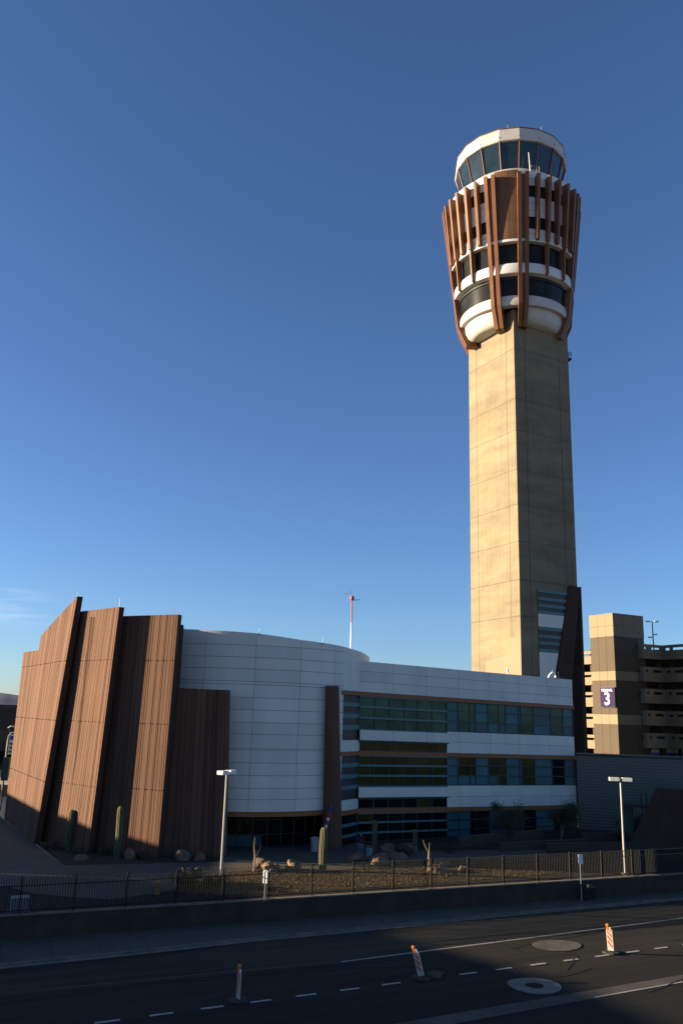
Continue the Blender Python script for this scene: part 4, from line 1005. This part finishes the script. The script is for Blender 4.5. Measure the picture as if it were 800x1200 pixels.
def shrub(loc, rx_, h, n, seed, label, m='leaf', group='desert shrubs', stems=7, name='shrub', ls=.09):
    rr = random.Random(seed); o = empty(name, loc); tag(o, label, 'shrub', group)
    mb = MB(); lb = MB()
    tips = []
    for k in range(stems):
        w_ = rr.uniform(0, 6.28); q = rr.uniform(.3, 1); tip = Vector((rx_ * q * math.cos(w_), rx_ * q * math.sin(w_), h * rr.uniform(.55, 1)))
        mb.tube([(0, 0, 0), tip * .5 + Vector((0, 0, h * .12)), tip], [.03, .02, .008], 5); tips.append(tip)
    for k in range(n):
        t = rr.choice(tips); f = rr.uniform(.35, 1.05); c = t * f + Vector((rr.gauss(0, .13 * rx_ + .04), rr.gauss(0, .13 * rx_ + .04), rr.gauss(0, .1 * h)))
        if c.z < .02: c.z = .03
        a = Vector((rr.gauss(0, 1), rr.gauss(0, 1), rr.gauss(0, 1))).normalized(); b = a.orthogonal().normalized(); s = ls * rr.uniform(.6, 1.4)
        lb.add([c - a * s, c + b * s * .35, c + a * s, c - b * s * .35], [(0, 1, 2, 3)])
    mb.build('stems', M['bark'], o); lb.build('foliage', M[m], o)
shrub((-9.4, 57.6, 0), 1.15, 1.1, 1300, 1, 'rounded brown shrub behind the fence beside the yellow hydrant', 'leaf_dry')
shrub((-7.6, 57.9, 0), .8, .7, 500, 2, 'low dry shrub behind the fence left of the light pole', 'leaf_dry')
shrub((-22.3, 70.6, 0), .8, .6, 420, 3, 'low dark shrub at the foot of the second panel, leftmost in the bed')
shrub((-19.8, 68.6, 0), .9, .55, 420, 4, 'low dark shrub in the middle of the bed below the second panel')
shrub((-17.4, 68.9, 0), .7, .6, 380, 5, 'low dark shrub left of the slim saguaro')
shrub((-14.4, 67.6, 0), .8, .5, 380, 6, 'low dark shrub right of the slim saguaro')
shrub((6.0, 72.2, 0), 1.1, .9, 600, 7, 'dark shrub beside the path under the left windows')
shrub((10.0, 74.6, 0), 1.0, .8, 500, 8, 'dark shrub beside the path under the middle windows')
shrub((29.6, 86.4, 0), 1.9, 2.2, 1600, 9, 'feathery green bush behind the right light pole', stems=16, name='tall_bush', ls=.16)
shrub((27.5, 83.4, 0), 1.0, 1.2, 600, 10, 'low bush left of the feathery green bush', stems=10)
def tree(loc, h, rx_, seed, label):
    rr = random.Random(seed); o = empty('desert_tree', loc); tag(o, label, 'tree', 'small trees before the banded wing')
    mb = MB(); tips = []
    for k in range(3):
        w_ = rr.uniform(0, 6.28); a = Vector((.25 * math.cos(w_), .25 * math.sin(w_), h * .3)); mb.tube([(0, 0, -.05), a * .6, a], [.09, .07, .055], 6)
        for j in range(4):
            w2 = w_ + rr.uniform(-1.3, 1.3); q = rr.uniform(.45, 1); b = Vector((rx_ * q * math.cos(w2), rx_ * q * math.sin(w2), h * rr.uniform(.5, .95)))
            mb.tube([a, a.lerp(b, .5) + Vector((0, 0, .15)), b], [.045, .03, .01], 5); tips += [b, a.lerp(b, .65)]
    mb.build('trunk', M['bark'], o)
    lb = MB(); cl_ = [(rr.choice(tips) + Vector((rr.gauss(0, .25), rr.gauss(0, .25), rr.gauss(0, .22))), rr.uniform(.22, .46)) for k in range(48)]
    for k in range(5600):
        c0, s0 = rr.choice(cl_); c = c0 + Vector((rr.gauss(0, s0), rr.gauss(0, s0), rr.gauss(0, s0 * .8)))
        a = Vector((rr.gauss(0, 1), rr.gauss(0, 1), rr.gauss(0, 1) - .3)).normalized(); b = a.orthogonal().normalized(); s = .085 * rr.uniform(.6, 1.5)
        lb.add([c - a * s, c + b * s * .3, c + a * s, c - b * s * .3], [(0, 1, 2, 3)])
    lb.build('crown', M['leaf'], o)
tree((16.5, 82.0, 0), 3.2, 1.9, 31, 'small bushy tree in front of the ground floor windows, left of the pair')
tree((21.9, 84.6, 0), 3.3, 2.0, 32, 'small bushy tree near the right end of the banded wing')
def stalk(loc, pts_list, label):
    o = empty('dry_stalk', loc); tag(o, label, 'plant', 'bare dry stalks')
    for i, (pts, rr) in enumerate(pts_list):
        mb = MB(); mb.tube(pts, rr, 6); mb.build('trunk' if i == 0 else 'branch', M['dry_stalk'], o, True)
stalk((-5.45, 63.6, 0), [([(0, 0, 0), (-.02, 0, .9), (.05, 0, 1.5)], [.13, .08, .04]), ([(0, 0, .9), (.28, 0, 1.5), (.4, 0, 1.9)], [.08, .05, .02]), ([(0, 0, .8), (-.12, 0, 1.7), (-.1, 0, 2.3)], [.07, .04, .015])], 'bare dry stalk beside the shaded boulder left in the gravel')
stalk((7.15, 65.6, 0), [([(0, 0, 0), (.02, 0, .9), (.06, 0, 2.0)], [.09, .075, .045]), ([(.02, 0, 1.3), (-.25, 0, 1.75), (-.42, 0, 2.2)], [.04, .03, .015])], 'forked bare dry stalk left of the bright sunlit boulder')

# ------------------------------------------------------------------ light poles, signs, hydrant, bins
def light_pole(loc, h, label, rz):
    o = empty('light_pole', loc); tag(o, label, 'lamp post', 'parking area light poles')
    mb = MB(); mb.tube([(0, 0, .12), (0, 0, h)], [.085, .07], 10); mb.build('pole', M['galv'], o, True)
    mb = MB(); mb.tube([(0, 0, 0), (0, 0, .14)], .26, 14); mb.build('base', M['concrete'], o)
    mb = MB(); mb.box(-.2, .2, -.05, .05, h - .12, h - .04); mb.build('arm', M['sign_edge'], o)
    for s in (-1, 1):
        mb = MB(); q0, q1 = (.12, .82) if s > 0 else (-.82, -.12)
        mb.box(q0, q1, -.24, .24, h - .18, h + .07); hd = mb.build('lamp_head', M['lamp'], o)
        mb = MB(); mb.box(q0 + .05, q1 - .05, -.19, .19, h - .2, h - .183); mb.build('lens', M['lens'], hd)
    o.rotation_euler = (0, 0, rz); return o
light_pole((-7.31, 59.47, 0), 7.05, 'tall pale twin-head light pole in front of the shorter brown panel', R(62))
light_pole((21.87, 66.36, .05), 6.85, 'tall pale twin-head light pole before the corrugated wall at right', R(-8))
def sign_post(loc, h, label, rz, w_=.3, hh=.55):
    o = empty('sign_post', loc, rz); tag(o, label, 'sign', 'white signs on thin posts')
    mb = MB(); mb.box(-.03, .03, -.03, .03, 0, h); mb.build('post', M['galv'], o)
    mb = MB(); mb.box(-w_ / 2, w_ / 2, -.055, -.033, h - hh, h + .02); mb.build('sign_plate', M['white'], o)
    mb = MB()
    for z in (h - .1, h - hh + .12): mb.box(-.02, .02, -.062, -.056, z, z + .03)
    mb.build('bolt', M['galv'], o)
sign_post((17.7, 63.29, -1.18), 3.0, 'narrow white sign on a thin post on the pavement by the dark bin', R(10), .34, .62)
sign_post((-3.95, 54.18, 0), 1.7, 'narrow white sign behind the fence before the gravel bed', R(-20), .3, .7)
o = empty('litter_bin', (18.25, 63.36, -1.18), R(25)); tag(o, 'dark green litter bin on the pavement beside the white sign post', 'bin')
mb = MB(); mb.prism([(-.3, -.3), (.3, -.3), (.3, .3), (-.3, .3)], .05, .85); mb.build('body', M['dark_bin'], o)
mb = MB()
for k in range(7):
    x = -.27 + .09 * k; mb.box(x - .02, x + .02, -.325, -.302, .1, .82)
mb.build('slats', M['iron'], o)
mb = MB(); mb.prism([(-.34, -.34), (.34, -.34), (.34, .34), (-.34, .34)], .86, .95); mb.prism([(-.2, -.2), (.2, -.2), (.2, .2), (-.2, .2)], .95, 1.02); mb.build('lid', M['dark_bin'], o)
o = empty('fire_hydrant', (-10.65, 55.3, 0)); tag(o, 'small yellow fire hydrant behind the fence', 'hydrant')
mb = MB(); mb.lathe([(.2, 0), (.2, .06), (.13, .08), (.12, .6), (.16, .62), (.16, .67), (.13, .72), (.08, .82), (.04, .84), (.04, .9), (.001, .9)], n=16); mb.build('barrel', M['yellow'], o, True)
for a, b in (((-.1, 0, .45), (-.24, 0, .45)), ((.1, 0, .45), (.24, 0, .45)), ((0, -.1, .42), (0, -.25, .42))):
    mb = MB(); mb.tube([a, b], .07, 10); mb.build('outlet_cap', M['yellow'], o)
o = empty('trash_can', (-1.45, 73.3, .012)); tag(o, 'pale round trash can at the entrance left of the tapered column', 'bin')
mb = MB(); mb.lathe([(.001, 0), (.27, 0), (.33, .95), (.35, .97), (.35, 1.02), (.001, 1.06)], n=20); mb.build('body', M['bin'], o, True)
mb = MB(); mb.lathe([(.36, 1.0), (.37, 1.06), (.2, 1.14), (.001, 1.16)], n=20); mb.build('lid', M['bin'], o, True)
o = empty('utility_box', (-17.1, 49.7, 0), R(23)); tag(o, 'white utility box behind the left end of the fence', 'utility box')
mb = MB(); mb.box(-.45, .45, -.35, .35, .08, .72); mb.build('cabinet', M['box_grey'], o)
mb = MB(); mb.box(-.48, .48, -.38, .38, .72, .78); mb.build('lid', M['box_grey'], o)
mb = MB(); mb.box(-.6, .6, -.4, .4, 0, .08); mb.build('base', M['concrete'], o)
# flag leaning on the column
o = empty('flag', (-.75, 73.4, 0)); tag(o, 'furled red white and blue flag on a tilted pole beside the tapered column', 'flag')
mb = MB(); mb.tube([(0, 0, 1.0), (.62, 0, 3.6)], .03, 6); mb.build('pole', M['galv'], o)
mb = MB()
for (f0_, f1_), mi in (((.2, .34), 0), ((.34, .42), 1), ((.42, .56), 0), ((.56, .64), 1), ((.64, .8), 0), ((.8, .98), 2)):
    a = Vector((.62 * f0_, -.06, 1 + 2.6 * f0_)); b = Vector((.62 * f1_, -.06, 1 + 2.6 * f1_)); n = Vector((.11, 0, -.03)) 
    wob = Vector((0, -.08, 0))
    mb.add([a - n, a + wob, a + n, b + n, b + wob, b - n], [(0, 1, 4, 5), (1, 2, 3, 4)], mi)
    mb.add([a - n + Vector((0, .05, 0)), a + n + Vector((0, .05, 0)), b + n + Vector((0, .05, 0)), b - n + Vector((0, .05, 0))], [(3, 2, 1, 0)], mi)
mb.build('cloth', [M['red'], M['white'], M['blue']], o)

# person standing in the shade right of the column
def skin_body(name, joints, edges, mat_, parent=None):
    me = bpy.data.meshes.new(name); me.from_pydata([j[0] for j in joints], edges, []); o = bpy.data.objects.new(name, me); col.objects.link(o)
    md = o.modifiers.new('skin', 'SKIN'); sv = me.skin_vertices[0].data if me.skin_vertices else None
    if sv is None:
        bm = __import__('bmesh').new(); bm.from_mesh(me); bm.verts.layers.skin.verify(); bm.to_mesh(me); bm.free(); sv = me.skin_vertices[0].data
    for i, j in enumerate(joints): sv[i].radius = (j[1], j[2] if len(j) > 2 else j[1])
    sv[0].use_root = True
    o.modifiers.new('sub', 'SUBSURF').levels = 2; o.modifiers['sub'].render_levels = 2
    dg = bpy.context.evaluated_depsgraph_get(); dg.update(); m2 = bpy.data.meshes.new_from_object(o.evaluated_get(dg)); bpy.data.objects.remove(o)
    m2.materials.append(mat_); m2.name = name
    for q in m2.polygons: q.use_smooth = True
    n = bpy.data.objects.new(name, m2); col.objects.link(n); n.parent = parent; return n
J = [((0, 0, .95), .15, .11), ((0, 0, 1.15), .14, .10), ((0, 0, 1.38), .17, .11), ((0, 0, 1.5), .07), ((0, -.02, 1.58), .06), ((0, -.03, 1.66), .085, .1), ((0, -.02, 1.76), .075, .09),
     ((.19, 0, 1.42), .06), ((.25, -.02, 1.15), .05), ((.23, -.16, .92), .04), ((.22, -.22, .84), .035),
     ((-.19, 0, 1.42), .06), ((-.25, -.02, 1.15), .05), ((-.25, -.1, .9), .04), ((-.25, -.14, .82), .035),
     ((.09, 0, .85), .1), ((.11, -.03, .48), .07), ((.11, .02, .09), .05), ((.12, -.14, .04), .04),
     ((-.09, 0, .85), .1), ((-.12, -.03, .48), .07), ((-.14, .02, .09), .05), ((-.15, -.14, .04), .04)]
E_ = [(0, 1), (1, 2), (2, 3), (3, 4), (4, 5), (5, 6), (2, 7), (7, 8), (8, 9), (9, 10), (2, 11), (11, 12), (12, 13), (13, 14), (0, 15), (15, 16), (16, 17), (17, 18), (0, 19), (19, 20), (20, 21), (21, 22)]
pe = empty('person', (2.35, 71.9, .012), R(-20)); tag(pe, 'person in dark navy top standing in the shade right of the tapered column', 'person')
bd = skin_body('body', J, E_, M['skin'], pe)
bd.data.materials.append(M['navy']); bd.data.materials.append(M['jeans']); bd.data.materials.append(M['hair'])
for q in bd.data.polygons:
    c = q.center
    if c.z > 1.7 or (c.z > 1.62 and c.y > .0): q.material_index = 3
    elif c.z > 1.52: q.material_index = 0
    elif abs(c.x) > .19 and c.z < .93: q.material_index = 0
    elif c.z > .93: q.material_index = 1
    elif c.z < .07: q.material_index = 3
    else: q.material_index = 2
o = empty('bucket', (3.05, 71.9, .012)); tag(o, 'pale bucket on the ground beside the person in dark clothes', 'bucket')
mb = MB(); mb.lathe([(.001, 0), (.2, 0), (.27, .55), (.28, .57), (.25, .57), (.19, .04)], n=18); mb.build('pail', M['bin'], o, True)
mb = MB(); mb.tube([(.27 * math.cos(k * math.pi / 8), 0, .55 + .2 * math.sin(k * math.pi / 8)) for k in range(9)], .012, 5); mb.build('handle', M['galv'], o)

# ------------------------------------------------------------------ road barricades
def barricade(loc, rz, tilt, label):
    o = empty('vertical_panel', loc, rz); tag(o, label, 'barricade', 'striped road work panels')
    mb = MB(); mb.prism([(-.42, -.22), (-.22, -.42), (.22, -.42), (.42, -.22), (.42, .22), (.22, .42), (-.22, .42), (-.42, .22)], 0, .09); mb.build('base', M['rubber'], o)
    q = empty('upright', (0, 0, .09), 0); q.parent = o; q.rotation_euler = (0, tilt, 0)
    mb = MB(); W, H0, H1 = .165, .03, 1.08
    mb.box(-W, W, -.03, .03, H0, H1); pn = mb.build('panel', M['dusty_white'], q)
    mb = MB()
    y = -.034; xa, xb = -W + .04, W - .04
    for k in range(4):
        z = .12 + .27 * k; 
        for side in (-1, 1):
            yy = y * (1 if side < 0 else -1)
            pts = [(xa, yy, z + .3), (xb, yy, z + .02), (xb, yy, z + .165), (xa, yy, z + .445)]
            pts = [(a, b, min(max(c, .1), 1.03)) for a, b, c in pts]
            mb.add(pts if side < 0 else pts[::-1], [(0, 1, 2, 3)])
    mb.build('stripe', M['orange_sheet'], pn)
    mb = MB(); mb.tube([(.06, 0, 1.08), (.06, 0, 1.2)], .04, 8); mb.build('handle', M['white'], q)
    mb = MB(); mb.box(-.13, .0, -.06, .06, 1.06, 1.2); lp = mb.build('lamp_case', M['amber'], q)
    mb = MB(); mb.tube([(-.07, -.07, 1.3), (-.07, -.045, 1.3), (-.07, .045, 1.3), (-.07, .07, 1.3)], [.06, .085, .085, .06], 16); mb.build('lamp_lens', M['amber'], lp, True)
barricade((-3.9, 40.3, Z - .05), R(-62), R(2), 'striped road panel with amber lamp, dim in shade at left of the road')
b2 = barricade((4.5, 44.3, Z - .05), R(-38), R(-18), 'striped road panel with glowing amber lamp, tilted, at the edge of shade')
barricade((15.46, 49.9, Z - .05), R(-32), R(-3), 'sunlit orange striped road panel upright on the dashed line at right')
o = empty('sandbag', (5.15, 44.55, Z - .05), R(30)); tag(o, 'grey sandbag slumped on the road beside the tilted striped panel', 'sandbag')
import bmesh
bm = bmesh.new(); bmesh.ops.create_icosphere(bm, subdivisions=3, radius=1)
for v in bm.verts:
    v.co *= 1 + noise.fractal(v.co * 1.3, 1, 2, 3) * .15; v.co.x *= .42; v.co.y *= .28; v.co.z = max(v.co.z, -.6) * .2 + .1
me = bpy.data.meshes.new('bag'); bm.to_mesh(me); bm.free(); me.materials.append(M['concrete_old'])
for q in me.polygons: q.use_smooth = True
s_ = bpy.data.objects.new('bag', me); col.objects.link(s_); s_.parent = o
mb = MB(); mb.tube([(.36, 0, .12), (.5, .02, .16), (.56, .06, .1)], [.05, .06, .09], 8); mb.build('tied_neck', M['concrete_old'], o, True)

# ------------------------------------------------------------------ far left building and things before it
o = empty('far_building', (-75, 150, 0), R(12)); tag(o, 'dark flat roofed building beyond the leftmost brown panel', 'building')
mb = MB(); mb.box(-60, 40, 0, 30, 0, 10.2); mb.build('wall', M['far_wall'], o)
mb = MB(); mb.box(-60.2, 40.2, -.25, 30.2, 10.2, 11.15); mb.build('roof_band', M['frame'], o)
mb = MB(); mb.box(-60, 40, -.12, 0, 5.0, 6.8); mb.build('stucco_band', M['far_trim'], o)
mb = MB(); mb.box(-60, 40, -.1, .0, 0.9, 3.2); mb.build('window', M['dark_glass'], o)
o = empty('planter_tank', (-43.5, 110, 0)); tag(o, 'low round brown planter at the far left end of the apron', 'planter')
mb = MB(); mb.lathe([(2.6, 0), (2.7, .8), (2.8, .85), (2.8, 1.1), (2.6, 1.1), (2.5, .9), (.01, .9)], n=32); mb.build('rim', M['far_trim'], o, True)
o = empty('street_lamp', (-35.7, 94.6, 0)); tag(o, 'slim street lamp with short curved arm left of the leftmost brown panel', 'lamp post')
mb = MB(); mb.tube([(0, 0, 0), (0, 0, 8.4), (.15, 0, 8.7), (.45, 0, 8.8)], [.07, .05, .045, .04], 8); mb.build('pole', M['iron'], o, True)
mb = MB(); mb.tube([(-.25, 0, 8.62), (.1, 0, 8.82), (.5, 0, 8.78)], [.04, .1, .06], 8); mb.build('lamp_head', M['lamp'], o, True)
o = empty('banner_sign', (-34.9, 93.5, 0)); tag(o, 'white framed sign board on a post beside the leftmost brown panel', 'sign')
mb = MB(); mb.tube([(-.5, 0, 0), (-.5, 0, 7.4)], .06, 8); mb.tube([(-.5, 0, 5.2), (-.45, 0, 7.8), (-.2, 0, 8.15), (.2, 0, 8.2)], .07, 8); mb.build('post', M['galv'], o, True)
mb = MB(); mb.box(-.3, .55, -.06, .06, 5.9, 8.0); bo_ = mb.build('board', M['white'], o)
mb = MB()
for z in (6.1, 6.5, 6.9): mb.box(-.2, .45, -.075, -.063, z, z + .2)
mb.build('red_mark', M['orange'], bo_)
mb = MB(); mb.box(-.2, .45, -.075, -.063, 7.4, 7.85); mb.build('blue_mark', M['blue'], bo_)
mb = MB(); mb.box(-.7, .0, -.15, .15, 3.2, 5.6); mb.build('control_box', M['dark_bin'], o)

# ------------------------------------------------------------------ building added out of frame, roof edges shaped to throw the street's shade
o = empty('unseen_shading_building', (0, 0, 0)); tag(o, 'unseen long flat roofed building, outline shaped to throw shade on the road and forecourt', 'building')
te = math.tan(R(SUN_EL)); sh = Vector((.9994, -.035)); qn = Vector((.035, .9994))
def uq(u, q): v = sh * u + qn * q; return (v.x, v.y)
mb = MB(); mb.prism([uq(-94, 59.4), uq(-94, 70.5), uq(-104.6, 86.7), uq(-125, 118), uq(-150, 130), uq(-150, 59.4)], -1.3, 94 * te - 1.67); mb.build('wing', M['far_wall'], o)
H1 = 14.0
def u_of(K): return -(H1 - K) / te
mb = MB(); mb.prism([uq(u_of(-1.0), 59.3), uq(u_of(-.9), 52.4), uq(u_of(-.1), 47.7), uq(u_of(.5), 44.3), uq(u_of(.85), 40), uq(u_of(1.4), 31), uq(u_of(3.5), 12), uq(u_of(4.5), -20), uq(-150, -20), uq(-150, 59.3)], -1.3, H1); mb.build('wing', M['far_trim'], o)
